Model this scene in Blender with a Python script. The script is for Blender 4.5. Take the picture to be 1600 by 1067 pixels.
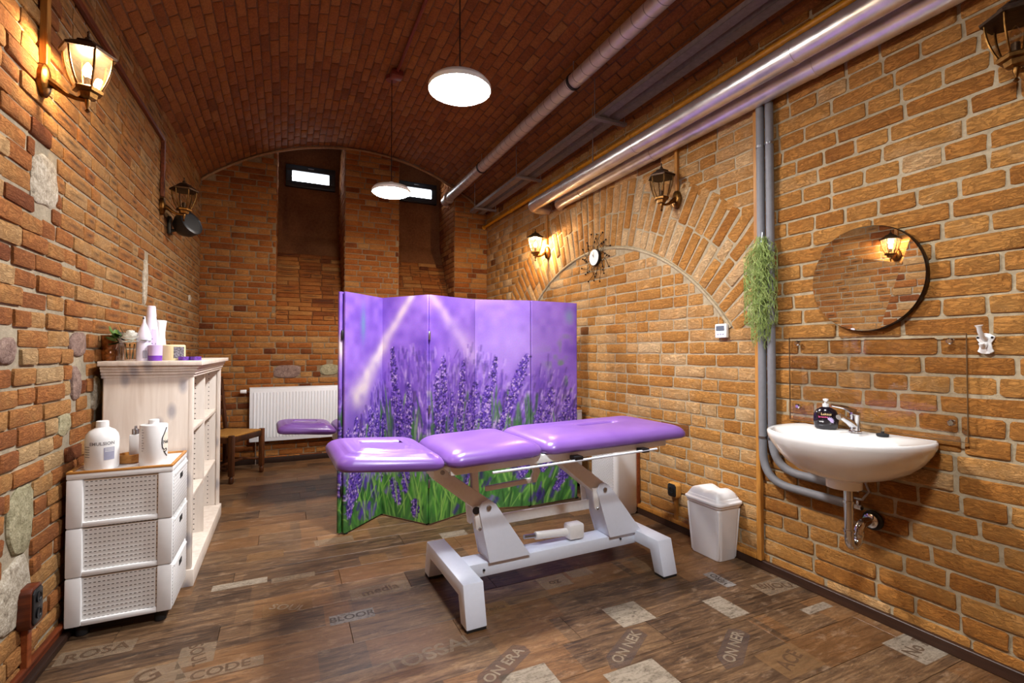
import bpy, bmesh, math, random
import numpy as np
from mathutils import Vector, Matrix, Euler

# ------------------------------------------------------------------ scene, camera, world, exposure
for _o in list(bpy.data.objects):
    bpy.data.objects.remove(_o, do_unlink=True)
SC = bpy.context.scene
COL = SC.collection
random.seed(7)
RNG = np.random.default_rng(7)

FPX = 760.0
YAW = math.radians(24.97)
PITCH = math.atan(14.5 / FPX)
CAM = Vector((0, 0, 1.25))
cd = bpy.data.cameras.new('camera')
cd.sensor_width = 36.0
cd.lens = FPX / 1600 * 36.0
cd.clip_start = 0.02
camo = bpy.data.objects.new('camera', cd)
COL.objects.link(camo)
camo.location = CAM
camo.rotation_euler = (math.pi / 2 + PITCH, 0, -YAW)
SC.camera = camo

world = bpy.data.worlds.new('world')
SC.world = world
world.use_nodes = True
world.node_tree.nodes['Background'].inputs[0].default_value = (0.75, 0.85, 1.0, 1)
world.node_tree.nodes['Background'].inputs[1].default_value = 1.0
SC.view_settings.view_transform = 'Standard'
SC.view_settings.look = 'None'
SC.view_settings.exposure = 0.0
SC.view_settings.gamma = 1.0
SC.view_settings.use_curve_mapping = False
SC.cycles.max_bounces = 8
SC.cycles.diffuse_bounces = 5
SC.cycles.transparent_max_bounces = 24
SC.cycles.sample_clamp_indirect = 6.0

PENDANT_L = (215.0, 400.0, 290.0)     # radiance of the far, middle and near pendant diffusers
SCONCE_W = 24.0        # watts of a lit lantern bulb
WINDOW_L = 14.0       # daylight seen through the small window panes

# ------------------------------------------------------------------ room geometry numbers
def XR(y): return 2.53 - 0.011 * y
def XL(y): return -0.925 + 0.0138 * y
YB = 6.10
YF = -1.30
VXC, VR, VTOP = 0.81, 2.57, 3.70
VZC = VTOP - VR
def vault_z(x): return VZC + math.sqrt(max(0.0, VR * VR - (x - VXC) ** 2))

_F = Vector((math.sin(YAW) * math.cos(PITCH), math.cos(YAW) * math.cos(PITCH), math.sin(PITCH)))
_R = Vector((math.cos(YAW), -math.sin(YAW), 0))
_U = _R.cross(_F)
def proj(p):
    v = Vector(p) - CAM
    d = v.dot(_F)
    if d < 0.05: return None
    return (800 + FPX * v.dot(_R) / d, 533.5 - FPX * v.dot(_U) / d, d)

# ------------------------------------------------------------------ helpers: tagging and mesh building
def tag(o, label=None, cat=None, group=None, kind=None):
    if label: o['label'] = label
    if cat: o['category'] = cat
    if group: o['group'] = group
    if kind: o['kind'] = kind
    return o

def thing(name, label, cat, loc=(0, 0, 0), rotz=0.0, group=None, rot=None):
    o = bpy.data.objects.new(name, None)
    o.empty_display_size = 0.1
    COL.objects.link(o)
    o.location = loc
    o.rotation_euler = rot if rot is not None else (0, 0, rotz)
    return tag(o, label, cat, group)

def link(name, mesh, parent=None, mat=None):
    o = bpy.data.objects.new(name, mesh)
    COL.objects.link(o)
    if parent is not None: o.parent = parent
    if mat is not None and not mesh.materials: mesh.materials.append(mat)
    return o

def copy_tree(o, parent=None):
    c = o.copy()
    COL.objects.link(c)
    c.parent = parent
    for ch in list(o.children): copy_tree(ch, c)
    return c

class MB:
    """collects verts / faces of one part"""
    def __init__(s): s.v = []; s.f = []
    def add(s, vs, fs, M=None):
        b = len(s.v)
        for p in vs:
            p = Vector(p)
            s.v.append(tuple(M @ p if M is not None else p))
        s.f += [tuple(b + i for i in f) for f in fs]
        return s
    def box(s, c, d, M=None, rz=0.0):
        x, y, z = d[0] / 2, d[1] / 2, d[2] / 2
        vs = [(-x, -y, -z), (x, -y, -z), (x, y, -z), (-x, y, -z), (-x, -y, z), (x, -y, z), (x, y, z), (-x, y, z)]
        T = Matrix.Translation(c) @ Matrix.Rotation(rz, 4, 'Z')
        if M is not None: T = M @ T
        return s.add(vs, [(3, 2, 1, 0), (4, 5, 6, 7), (0, 1, 5, 4), (1, 2, 6, 5), (2, 3, 7, 6), (3, 0, 4, 7)], T)
    def bar(s, a, b, w, h, up=(0, 0, 1)):
        """rectangular bar from a to b"""
        a = Vector(a); b = Vector(b)
        d = (b - a); L = d.length; d.normalize()
        u = Vector(up)
        if abs(d.dot(u)) > 0.98: u = Vector((1, 0, 0))
        sd = d.cross(u).normalized(); u = sd.cross(d).normalized()
        vs = []
        for t in (0, L):
            for (i, j) in ((-1, -1), (1, -1), (1, 1), (-1, 1)):
                vs.append(a + d * t + sd * (i * w / 2) + u * (j * h / 2))
        return s.add(vs, [(3, 2, 1, 0), (4, 5, 6, 7), (0, 1, 5, 4), (1, 2, 6, 5), (2, 3, 7, 6), (3, 0, 4, 7)])
    def lathe(s, prof, n=24, M=None, caps=True):
        vs = []; fs = []
        for (r, z) in prof:
            for k in range(n):
                a = 2 * math.pi * k / n
                vs.append((r * math.cos(a), r * math.sin(a), z))
        for i in range(len(prof) - 1):
            for k in range(n):
                k2 = (k + 1) % n
                fs.append((i * n + k, i * n + k2, (i + 1) * n + k2, (i + 1) * n + k))
        if caps:
            fs.append(tuple(reversed(range(n))))
            fs.append(tuple((len(prof) - 1) * n + k for k in range(n)))
        return s.add(vs, fs, M)
    def tube(s, pts, r, n=10, caps=True):
        pts = [Vector(p) for p in pts]
        rs = r if isinstance(r, (list, tuple)) else [r] * len(pts)
        vs = []; fs = []; u = None
        for i, p in enumerate(pts):
            if i == 0: d = pts[1] - p
            elif i == len(pts) - 1: d = p - pts[i - 1]
            else: d = (pts[i + 1] - p).normalized() + (p - pts[i - 1]).normalized()
            d.normalize()
            if u is None:
                u = d.orthogonal().normalized()
            else:
                u = (u - d * u.dot(d))
                u = u.normalized() if u.length > 1e-6 else d.orthogonal().normalized()
            w = d.cross(u)
            for k in range(n):
                a = 2 * math.pi * k / n
                vs.append(p + (u * math.cos(a) + w * math.sin(a)) * rs[i])
        for i in range(len(pts) - 1):
            for k in range(n):
                k2 = (k + 1) % n
                fs.append((i * n + k, i * n + k2, (i + 1) * n + k2, (i + 1) * n + k))
        if caps:
            fs.append(tuple(reversed(range(n))))
            fs.append(tuple((len(pts) - 1) * n + k for k in range(n)))
        return s.add(vs, fs)
    def prism(s, poly, a, b, M=None):
        """polygon [(x,z)] extruded along y from a to b"""
        n = len(poly)
        vs = [(x, a, z) for x, z in poly] + [(x, b, z) for x, z in poly]
        fs = [tuple(range(n)), tuple(reversed(range(n, 2 * n)))]
        for k in range(n):
            k2 = (k + 1) % n
            fs.append((k, n + k, n + k2, k2))
        return s.add(vs, fs, M)
    def loft(s, rings, closed=True, caps=(True, True), M=None):
        n = len(rings[0]); vs = []; fs = []
        for r in rings: vs += [tuple(p) for p in r]
        for i in range(len(rings) - 1):
            for k in range(n if closed else n - 1):
                k2 = (k + 1) % n
                fs.append((i * n + k, i * n + k2, (i + 1) * n + k2, (i + 1) * n + k))
        if caps[0]: fs.append(tuple(reversed(range(n))))
        if caps[1]: fs.append(tuple((len(rings) - 1) * n + k for k in range(n)))
        return s.add(vs, fs, M)
    def sphere(s, c, r, n=12, m=8, sc=(1, 1, 1)):
        prof = []
        vs = []; fs = []
        for i in range(1, m):
            a = math.pi * i / m
            for k in range(n):
                b = 2 * math.pi * k / n
                vs.append((c[0] + sc[0] * r * math.sin(a) * math.cos(b), c[1] + sc[1] * r * math.sin(a) * math.sin(b), c[2] + sc[2] * r * math.cos(a)))
        t = len(vs)
        vs += [(c[0], c[1], c[2] + sc[2] * r), (c[0], c[1], c[2] - sc[2] * r)]
        for i in range(m - 2):
            for k in range(n):
                k2 = (k + 1) % n
                fs.append((i * n + k, (i + 1) * n + k, (i + 1) * n + k2, i * n + k2))
        for k in range(n):
            k2 = (k + 1) % n
            fs.append((t, k, k2)); fs.append((t + 1, (m - 2) * n + k2, (m - 2) * n + k))
        return s.add(vs, fs)
    def mesh(s, name, mat=None, bevel=0.0, seg=2, smooth=True, angle=35):
        me = bpy.data.meshes.new(name)
        me.from_pydata(s.v, [], s.f)
        bm = bmesh.new(); bm.from_mesh(me)
        bmesh.ops.recalc_face_normals(bm, faces=bm.faces)
        if bevel > 0:
            ed = [e for e in bm.edges if len(e.link_faces) == 2 and e.calc_face_angle(0) > math.radians(30)]
            bmesh.ops.bevel(bm, geom=ed, offset=bevel, segments=seg, profile=0.5, affect='EDGES', clamp_overlap=True)
        bm.to_mesh(me); bm.free()
        if smooth:
            me.shade_smooth()
            me.set_sharp_from_angle(angle=math.radians(angle))
        if mat is not None: me.materials.append(mat)
        return me
    def build(s, name, mat, parent=None, **k):
        return link(name, s.mesh(name, mat, **k), parent)

def solo(name, mb, mat, label, cat, loc=(0, 0, 0), rotz=0, group=None, **k):
    o = mb.build(name, mat, None, **k)
    o.location = loc; o.rotation_euler = (0, 0, rotz)
    return tag(o, label, cat, group)

def rrect(w, d, r, z, n=5, cx=0, cy=0):
    """rounded rectangle ring, counter clockwise"""
    out = []
    r = min(r, w / 2 - 1e-4, d / 2 - 1e-4)
    for (sx, sy, a0) in ((1, 1, 0), (-1, 1, 90), (-1, -1, 180), (1, -1, 270)):
        for k in range(n + 1):
            a = math.radians(a0 + 90 * k / n)
            out.append((cx + sx * (w / 2 - r) + r * math.cos(a), cy + sy * (d / 2 - r) + r * math.sin(a), z))
    return out

def text_mesh(txt, size, extrude=0.0004, name='lettering', res=3):
    cu = bpy.data.curves.new('t', 'FONT')
    cu.body = txt; cu.size = size; cu.extrude = extrude; cu.align_x = 'CENTER'; cu.align_y = 'CENTER'
    cu.resolution_u = res
    cu.offset = size * 0.02
    o = bpy.data.objects.new('t', cu); COL.objects.link(o)
    dg = bpy.context.evaluated_depsgraph_get()
    dg.update()
    me = bpy.data.meshes.new_from_object(o.evaluated_get(dg))
    me.name = name
    bpy.data.objects.remove(o, do_unlink=True)
    bpy.data.curves.remove(cu)
    return me

def wrap_mesh(me, radius):
    """bends a flat xy mesh round a vertical cylinder; x becomes the arc, y the height, front is -y"""
    for v in me.vertices:
        a = v.co.x / radius
        r = radius + v.co.z
        v.co = Vector((r * math.sin(a), -r * math.cos(a), v.co.y))

# ------------------------------------------------------------------ materials
def srgb(r, g, b):
    f = lambda c: (c / 255 / 12.92) if c / 255 <= 0.04045 else ((c / 255 + 0.055) / 1.055) ** 2.4
    return (f(r), f(g), f(b), 1.0)

class NT:
    def __init__(s, name):
        s.m = bpy.data.materials.new(name); s.m.use_nodes = True
        s.t = s.m.node_tree; s.t.nodes.clear()
        s.out = s.n('ShaderNodeOutputMaterial')
    def n(s, typ, **k):
        x = s.t.nodes.new(typ)
        for a, b in k.items(): setattr(x, a, b)
        return x
    def l(s, a, b): s.t.links.new(a, b)
    def val(s, inp, v):
        if hasattr(v, 'is_linked') or isinstance(v, bpy.types.NodeSocket): s.l(v, inp)
        else: inp.default_value = v
    def math(s, op, a, b=None, c=None, clamp=False):
        x = s.n('ShaderNodeMath', operation=op); x.use_clamp = clamp
        s.val(x.inputs[0], a)
        if b is not None: s.val(x.inputs[1], b)
        if c is not None: s.val(x.inputs[2], c)
        return x.outputs[0]
    def mix(s, fac, a, b, mode='MIX'):
        x = s.n('ShaderNodeMix', data_type='RGBA', blend_type=mode)
        s.val(x.inputs[0], fac); s.val(x.inputs[6], a); s.val(x.inputs[7], b)
        return x.outputs[2]
    def coord(s, which='Object'):
        return s.n('ShaderNodeTexCoord').outputs[which]
    def mapping(s, vec, scale=(1, 1, 1), loc=(0, 0, 0), rot=(0, 0, 0)):
        x = s.n('ShaderNodeMapping'); s.l(vec, x.inputs[0])
        s.val(x.inputs[1], loc); x.inputs[2].default_value = rot; x.inputs[3].default_value = scale
        return x.outputs[0]
    def noise(s, vec, scale, detail=4, rough=0.55, dist=0.0):
        x = s.n('ShaderNodeTexNoise'); s.l(vec, x.inputs['Vector'])
        x.inputs['Scale'].default_value = scale; x.inputs['Detail'].default_value = detail
        x.inputs['Roughness'].default_value = rough; x.inputs['Distortion'].default_value = dist
        return x.outputs['Fac']
    def ramp(s, fac, stops, interp='LINEAR'):
        x = s.n('ShaderNodeValToRGB'); x.color_ramp.interpolation = interp
        els = x.color_ramp.elements
        while len(els) < len(stops): els.new(0.5)
        for e, (p, c) in zip(els, stops): e.position = p; e.color = c
        s.val(x.inputs[0], fac)
        return x.outputs[0]
    def bump(s, h, strength=0.3, dist=0.01, normal=None):
        x = s.n('ShaderNodeBump'); x.inputs['Strength'].default_value = strength; x.inputs['Distance'].default_value = dist
        s.l(h, x.inputs['Height'])
        if normal is not None: s.l(normal, x.inputs['Normal'])
        return x.outputs[0]
    def bsdf(s, color, rough=0.5, metal=0.0, normal=None, spec=0.5, coat=0.0, trans=0.0, sss=0.0):
        x = s.n('ShaderNodeBsdfPrincipled')
        s.val(x.inputs['Base Color'], color); s.val(x.inputs['Roughness'], rough)
        x.inputs['Metallic'].default_value = metal
        x.inputs['Specular IOR Level'].default_value = spec
        x.inputs['Coat Weight'].default_value = coat
        x.inputs['Transmission Weight'].default_value = trans
        if normal is not None: s.l(normal, x.inputs['Normal'])
        s.l(x.outputs[0], s.out.inputs[0])
        return x
    def done(s): return s.m

def plain(name, col, rough=0.5, metal=0.0, nscale=40.0, var=0.06, bump=0.0, coat=0.0, spec=0.5):
    """procedural paint / plastic / metal: base colour with faint noise variation"""
    t = NT(name)
    v = t.coord()
    nz = t.noise(v, nscale, 3)
    c2 = tuple(min(1, c * (1 - var * 2)) for c in col[:3]) + (1,)
    c1 = tuple(min(1, c * (1 + var)) for c in col[:3]) + (1,)
    c = t.ramp(nz, [(0.3, c2), (0.7, c1)])
    nm = t.bump(nz, bump, 0.004) if bump > 0 else None
    r = t.math('MULTIPLY_ADD', nz, 0.12, rough - 0.06, clamp=True)
    t.bsdf(c, r, metal, nm, spec, coat)
    return t.done()

def thin_glass(name, tint=(1, 1, 1, 1), gloss=0.06, rough=0.0, haze=0.0, hazecol=(1, 1, 1, 1)):
    t = NT(name)
    tr = t.n('ShaderNodeBsdfTransparent'); tr.inputs[0].default_value = tint
    gl = t.n('ShaderNodeBsdfGlossy'); gl.inputs['Roughness'].default_value = rough
    fr = t.n('ShaderNodeFresnel'); fr.inputs[0].default_value = 1.45
    nz = t.noise(t.coord(), 20, 2)
    fac = t.math('MULTIPLY', t.math('ADD', fr.outputs[0], t.math('MULTIPLY', nz, gloss)), 0.35, clamp=True)
    mx = t.n('ShaderNodeMixShader'); t.l(fac, mx.inputs[0]); t.l(tr.outputs[0], mx.inputs[1]); t.l(gl.outputs[0], mx.inputs[2])
    res = mx.outputs[0]
    if haze > 0:
        df = t.n('ShaderNodeBsdfTranslucent'); df.inputs[0].default_value = hazecol
        m2 = t.n('ShaderNodeMixShader'); m2.inputs[0].default_value = haze
        t.l(res, m2.inputs[1]); t.l(df.outputs[0], m2.inputs[2]); res = m2.outputs[0]
    t.l(res, t.out.inputs[0])
    return t.done()

def emitter(name, col, strength):
    t = NT(name)
    e = t.n('ShaderNodeEmission'); e.inputs[0].default_value = col; e.inputs[1].default_value = strength
    t.l(e.outputs[0], t.out.inputs[0])
    return t.done()

def brick_mat(name, stops, dark, bumpk=0.6, stripe=None, fine=60.0, value=1.0):
    """fired clay: tone per brick (custom property or mesh attribute), mottling, pits, optional burnt stripe"""
    t = NT(name)
    def attr(nm):
        a = t.n('ShaderNodeAttribute', attribute_type='GEOMETRY'); a.attribute_name = nm
        b = t.n('ShaderNodeAttribute', attribute_type='OBJECT'); b.attribute_name = nm
        return t.math('ADD', a.outputs['Fac'], b.outputs['Fac'])
    tone = attr('tone')
    g = t.n('ShaderNodeNewGeometry').outputs['Position']
    n1 = t.noise(g, 9.0, 5, 0.6)
    n2 = t.noise(g, fine, 5, 0.65)
    n3 = t.noise(t.mapping(g, (1, 1, 2.4)), 26.0, 6, 0.7, 0.6)
    f = t.math('ADD', tone, t.math('MULTIPLY_ADD', n1, 0.5, -0.25), clamp=True)
    col = t.ramp(f, stops)
    m = t.math('MULTIPLY_ADD', n2, 0.55 * value, 0.46 * value)
    cc = t.n('ShaderNodeCombineColor')
    for i in range(3): t.l(m, cc.inputs[i])
    col = t.mix(1.0, col, cc.outputs[0], 'MULTIPLY')
    pits = t.ramp(n3, [(0.24, (1, 1, 1, 1)), (0.36, (0, 0, 0, 1))])
    col = t.mix(t.math('MULTIPLY', pits, 0.75), col, dark)
    if stripe is not None:
        uv = t.n('ShaderNodeUVMap'); uv.uv_map = 'UVMap'
        sp = t.n('ShaderNodeSeparateXYZ'); t.l(uv.outputs[0], sp.inputs[0])
        dx = t.math('ABSOLUTE', t.math('SUBTRACT', sp.outputs[0], 0.5))
        dy = t.math('ABSOLUTE', t.math('SUBTRACT', sp.outputs[1], 0.5))
        mx = t.math('SUBTRACT', 1.0, t.math('SMOOTH_MIN', t.math('MULTIPLY', dx, 2.5), 1.0, 0.2), clamp=True)
        my = t.math('SUBTRACT', 1.0, t.math('MULTIPLY', dy, 4.2), clamp=True)
        k = t.math('MULTIPLY', t.math('MULTIPLY', t.math('POWER', mx, 0.5), my), attr('stripe'))
        k = t.math('MULTIPLY', k, t.math('MULTIPLY_ADD', n2, 1.0, 0.6), clamp=True)
        col = t.mix(k, col, stripe)
    n4 = t.noise(t.mapping(g, (1, 1, 3.2)), 15.0, 6, 0.62, 1.4)
    fis = t.ramp(n4, [(0.44, (1, 1, 1, 1)), (0.5, (0, 0, 0, 1)), (0.56, (1, 1, 1, 1))])
    col = t.mix(t.math('MULTIPLY', t.math('SUBTRACT', 1.0, fis), 0.22), col, dark)
    h = t.math('ADD', t.math('ADD', n3, t.math('MULTIPLY', n2, 0.45)), t.math('MULTIPLY', fis, 0.35))
    nm = t.bump(h, bumpk, 0.014)
    t.bsdf(col, 0.88, 0, nm, 0.25)
    return t.done()

def mortar_mat(name, c1, c2, value=0.74):
    t = NT(name)
    g = t.n('ShaderNodeNewGeometry').outputs['Position']
    n = t.noise(g, 40, 6, 0.7)
    n1 = t.noise(g, 3.0, 3)
    col = t.ramp(t.math('ADD', t.math('MULTIPLY', n, 0.6), t.math('MULTIPLY', n1, 0.5)), [(0.35, c1), (0.75, c2)])
    col = t.mix(1.0, col, (value, value, value, 1), 'MULTIPLY')
    t.bsdf(col, 0.95, 0, t.bump(n, 0.7, 0.01), 0.15)
    return t.done()

def wood_mat(name, c_dark, c_mid, c_light, scale=(1.2, 14, 14), rough=0.5, rnd=0.35, bump=0.15, coat=0.0):
    t = NT(name)
    v = t.coord()
    oi = t.n('ShaderNodeObjectInfo').outputs['Random']
    off = t.n('ShaderNodeCombineXYZ')
    t.l(t.math('MULTIPLY', oi, 37.0), off.inputs[0]); t.l(t.math('MULTIPLY', oi, 11.0), off.inputs[1])
    mp = t.mapping(v, scale, off.outputs[0])
    n1 = t.noise(mp, 2.0, 6, 0.65, 1.2)
    n2 = t.noise(mp, 9.0, 4, 0.6)
    f = t.math('ADD', t.math('MULTIPLY', n1, 0.75), t.math('MULTIPLY', n2, 0.3))
    f = t.math('ADD', f, t.math('MULTIPLY_ADD', oi, rnd, -rnd / 2 - 0.03), clamp=True)
    col = t.ramp(f, [(0.28, c_dark), (0.5, c_mid), (0.75, c_light)])
    t.bsdf(col, t.math('MULTIPLY_ADD', n2, 0.15, rough - 0.07), 0, t.bump(f, bump, 0.004), 0.4, coat)
    return t.done()

M = {}
# bricks
M['brick_right'] = brick_mat('right_wall_brick', [(0.0, srgb(136, 82, 36)), (0.35, srgb(184, 118, 50)), (0.65, srgb(202, 142, 72)), (1.0, srgb(226, 188, 138))], srgb(92, 56, 26), 0.8, value=1.12)
M['brick_left'] = brick_mat('left_wall_brick', [(0.0, srgb(134, 74, 38)), (0.35, srgb(176, 110, 56)), (0.65, srgb(188, 136, 78)), (1.0, srgb(200, 164, 116))], srgb(90, 46, 24), 0.7, srgb(62, 50, 40))
M['brick_back'] = brick_mat('back_wall_brick', [(0.0, srgb(120, 62, 30)), (0.35, srgb(178, 102, 44)), (0.65, srgb(194, 126, 62)), (1.0, srgb(204, 154, 94))], srgb(70, 36, 20), 0.7, srgb(54, 40, 30))
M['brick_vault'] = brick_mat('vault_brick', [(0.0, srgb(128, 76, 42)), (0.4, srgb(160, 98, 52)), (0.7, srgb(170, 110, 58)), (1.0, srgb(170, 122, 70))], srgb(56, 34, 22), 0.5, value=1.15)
M['mortar_right'] = mortar_mat('right_wall_mortar', srgb(150, 132, 104), srgb(200, 182, 150), 0.84)
M['mortar_left'] = mortar_mat('left_wall_mortar', srgb(136, 124, 104), srgb(184, 170, 146), 0.85)
M['mortar_back'] = mortar_mat('back_wall_mortar', srgb(130, 106, 80), srgb(178, 152, 118))
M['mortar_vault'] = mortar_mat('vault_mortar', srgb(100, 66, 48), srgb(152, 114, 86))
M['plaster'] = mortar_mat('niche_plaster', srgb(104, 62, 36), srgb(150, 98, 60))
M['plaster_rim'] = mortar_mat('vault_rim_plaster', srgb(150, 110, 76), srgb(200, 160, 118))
def stone_mat(name, a, b, c):
    t = NT(name)
    g = t.n('ShaderNodeNewGeometry').outputs['Position']
    n = t.noise(g, 30, 8, 0.7); n1 = t.noise(g, 120, 3)
    f = t.math('ADD', t.math('MULTIPLY', n, 0.75), t.math('MULTIPLY', n1, 0.25))
    t.bsdf(t.ramp(f, [(0.32, a), (0.5, b), (0.68, c)]), 0.9, 0, t.bump(n, 0.9, 0.015), 0.2)
    return t.done()
M['stone_pale'] = stone_mat('pale_stone', srgb(120, 108, 92), srgb(178, 166, 146), srgb(214, 206, 190))
M['stone_purple'] = stone_mat('purplish_stone', srgb(96, 74, 66), srgb(132, 108, 98), srgb(160, 136, 122))
M['stone_green'] = stone_mat('greenish_stone', srgb(116, 108, 80), srgb(150, 142, 112), srgb(182, 172, 142))
# wood
M['plank'] = None
M['oak_strip'] = wood_mat('honey_oak_strip', srgb(140, 88, 34), srgb(182, 124, 54), srgb(202, 148, 76), (14, 14, 1.2), 0.4)
M['brown_strip'] = wood_mat('reddish_brown_strip', srgb(74, 30, 14), srgb(110, 50, 22), srgb(140, 72, 34), (14, 1.2, 14), 0.45)
M['dark_skirting'] = wood_mat('dark_brown_skirting', srgb(30, 18, 12), srgb(46, 27, 18), srgb(62, 38, 25), (14, 1.0, 14), 0.45)
M['chair_wood'] = wood_mat('dark_chair_wood', srgb(44, 22, 10), srgb(76, 40, 18), srgb(110, 62, 30), (10, 10, 2), 0.45)
M['bamboo'] = wood_mat('bamboo', srgb(150, 96, 40), srgb(190, 132, 66), srgb(212, 160, 92), (3, 16, 16), 0.4, 0.1)
# simple
M['white_frame'] = plain('white_powder_coat', srgb(226, 232, 244), 0.35, 0, 60, 0.01)
M['cream_metal'] = plain('cream_painted_metal', srgb(238, 236, 232), 0.4, 0, 60, 0.02)
M['steel'] = plain('brushed_steel', srgb(170, 170, 172), 0.3, 1.0, 90, 0.05)
M['chrome'] = plain('chrome', srgb(214, 214, 218), 0.08, 1.0, 30, 0.02)
M['black_plastic'] = plain('black_plastic', srgb(20, 20, 22), 0.4, 0, 60, 0.05)
M['black_rubber'] = plain('black_rubber', srgb(26, 25, 25), 0.7, 0, 60, 0.05)
M['ceramic'] = plain('white_ceramic', srgb(236, 234, 230), 0.12, 0, 8, 0.015, coat=0.5)
M['white_plastic'] = plain('white_plastic', srgb(232, 231, 230), 0.35, 0, 30, 0.015)
M['bin_plastic'] = plain('bin_plastic', srgb(238, 237, 236), 0.35, 0, 20, 0.01)
M['radiator'] = plain('radiator_enamel', srgb(232, 234, 238), 0.3, 0, 20, 0.01)
M['white_wood'] = None
M['brass'] = plain('antique_bronze', srgb(112, 78, 40), 0.38, 1.0, 50, 0.25, 0.2)
M['dark_bronze'] = plain('dark_bronze', srgb(58, 40, 26), 0.45, 0.8, 50, 0.25, 0.2)
M['grey_pipe'] = plain('grey_insulation', srgb(118, 117, 120), 0.6, 0, 40, 0.04)
M['yellow_pipe'] = plain('yellow_pipe_paint', srgb(206, 140, 22), 0.4, 0, 30, 0.1)
M['rail'] = plain('dull_galvanised_rail', srgb(150, 142, 136), 0.45, 0.4, 30, 0.1)
M['copper_box'] = plain('red_brown_box', srgb(120, 48, 34), 0.5, 0.0, 30, 0.1)
M['window_frame'] = plain('dark_window_frame', srgb(24, 25, 34), 0.4, 0, 40, 0.05)

def foil_mat(name, base, rough, wrinkle, bands=0.0, metal=0.9):
    t = NT(name)
    v = t.coord()
    n = t.noise(v, 60, 5, 0.6, 0.3); n2 = t.noise(v, 14, 4)
    h = t.math('ADD', t.math('MULTIPLY', n, 0.5), n2)
    c = t.ramp(n2, [(0.3, tuple(x * 0.8 for x in base[:3]) + (1,)), (0.7, base)])
    if bands > 0:
        sp = t.n('ShaderNodeSeparateXYZ'); t.l(v, sp.inputs[0])
        fr = t.math('FRACT', t.math('MULTIPLY', t.math('ADD', sp.outputs[1], t.math('MULTIPLY', sp.outputs[0], 0.25)), bands))
        k = t.math('LESS_THAN', fr, 0.06)
        c = t.mix(k, c, tuple(x * 0.4 for x in base[:3]) + (1,))
    t.bsdf(c, t.math('MULTIPLY_ADD', n2, 0.2, rough - 0.1), metal, t.bump(h, wrinkle, 0.01))
    return t.done()
M['foil'] = foil_mat('aluminium_foil_lagging', srgb(238, 234, 232), 0.33, 0.05)
M['duct'] = foil_mat('spiral_duct_metal', srgb(224, 218, 212), 0.42, 0.05, 9.0, 0.55)

def vinyl():
    t = NT('purple_vinyl')
    v = t.coord()
    n = t.noise(v, 300, 3); n2 = t.noise(v, 6, 2)
    c = t.ramp(n2, [(0.3, srgb(114, 76, 156)), (0.7, srgb(126, 88, 166))])
    t.bsdf(c, t.math('MULTIPLY_ADD', n, 0.08, 0.27), 0, t.bump(n, 0.06, 0.002), 0.5)
    return t.done()
M['vinyl'] = vinyl()

def knotty():
    t = NT('white_washed_pine')
    v = t.coord()
    mp = t.mapping(v, (9, 9, 0.9))
    n = t.noise(mp, 3, 5, 0.6, 0.6)
    sx = t.n('ShaderNodeSeparateXYZ'); t.l(v, sx.inputs[0]); cb = t.n('ShaderNodeCombineXYZ'); t.l(t.math('MULTIPLY', sx.outputs[0], 9.0), cb.inputs[0]); t.l(t.math('MULTIPLY', sx.outputs[2], 4.5), cb.inputs[1])
    vo = t.n('ShaderNodeTexVoronoi', feature='F1', voronoi_dimensions='2D'); t.l(cb.outputs[0], vo.inputs['Vector']); vo.inputs['Scale'].default_value = 1.0
    k = t.ramp(vo.outputs['Distance'], [(0.08, (1, 1, 1, 1)), (0.24, (0, 0, 0, 1))])
    c = t.ramp(n, [(0.3, srgb(206, 190, 176)), (0.6, srgb(224, 212, 200))])
    c = t.mix(t.math('MULTIPLY', k, 0.7), c, srgb(140, 136, 146))
    t.bsdf(c, 0.45, 0, t.bump(n, 0.06, 0.003), 0.4)
    return t.done()
M['white_wood'] = knotty()
def pegwood():
    """white board with two columns of shelf-pin holes"""
    t = NT('white_board_with_pin_holes')
    v = t.coord()
    sp = t.n('ShaderNodeSeparateXYZ'); t.l(v, sp.inputs[0])
    fz = t.math('ABSOLUTE', t.math('SUBTRACT', t.math('FRACT', t.math('MULTIPLY', sp.outputs[2], 31.25)), 0.5))
    a = t.math('ABSOLUTE', t.math('SUBTRACT', t.math('ABSOLUTE', sp.outputs[0]), 0.12))
    k = t.math('MULTIPLY', t.math('LESS_THAN', fz, 0.1), t.math('LESS_THAN', a, 0.0035))
    n = t.noise(t.mapping(v, (9, 9, 0.9)), 3, 5)
    c = t.mix(k, t.ramp(n, [(0.3, srgb(212, 200, 188)), (0.7, srgb(226, 216, 206))]), srgb(70, 60, 54))
    t.bsdf(c, 0.45)
    return t.done()
M['peg_wood'] = pegwood()

def woven(name, base, hole, fx, fz, wx, wz, axes=(0, 2), stagger=False):
    """plastic weave: rows of short dark slots"""
    t = NT(name)
    sp = t.n('ShaderNodeSeparateXYZ'); t.l(t.coord(), sp.inputs[0])
    x = t.math('MULTIPLY', sp.outputs[axes[0]], fx); z = t.math('MULTIPLY', sp.outputs[axes[1]], fz)
    if stagger:
        x = t.math('ADD', x, t.math('MULTIPLY', t.math('FLOOR', z), 0.5))
    a = t.math('LESS_THAN', t.math('FRACT', x), wx); b = t.math('LESS_THAN', t.math('FRACT', z), wz)
    k = t.math('MULTIPLY', a, b)
    rib = t.math('ABSOLUTE', t.math('SUBTRACT', t.math('FRACT', z), 0.6))
    c = t.mix(k, base, hole)
    nm = t.bump(t.math('SUBTRACT', rib, t.math('MULTIPLY', k, 1.5)), 0.5, 0.003)
    t.bsdf(c, 0.45, 0, nm, 0.4)
    return t.done()
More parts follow.
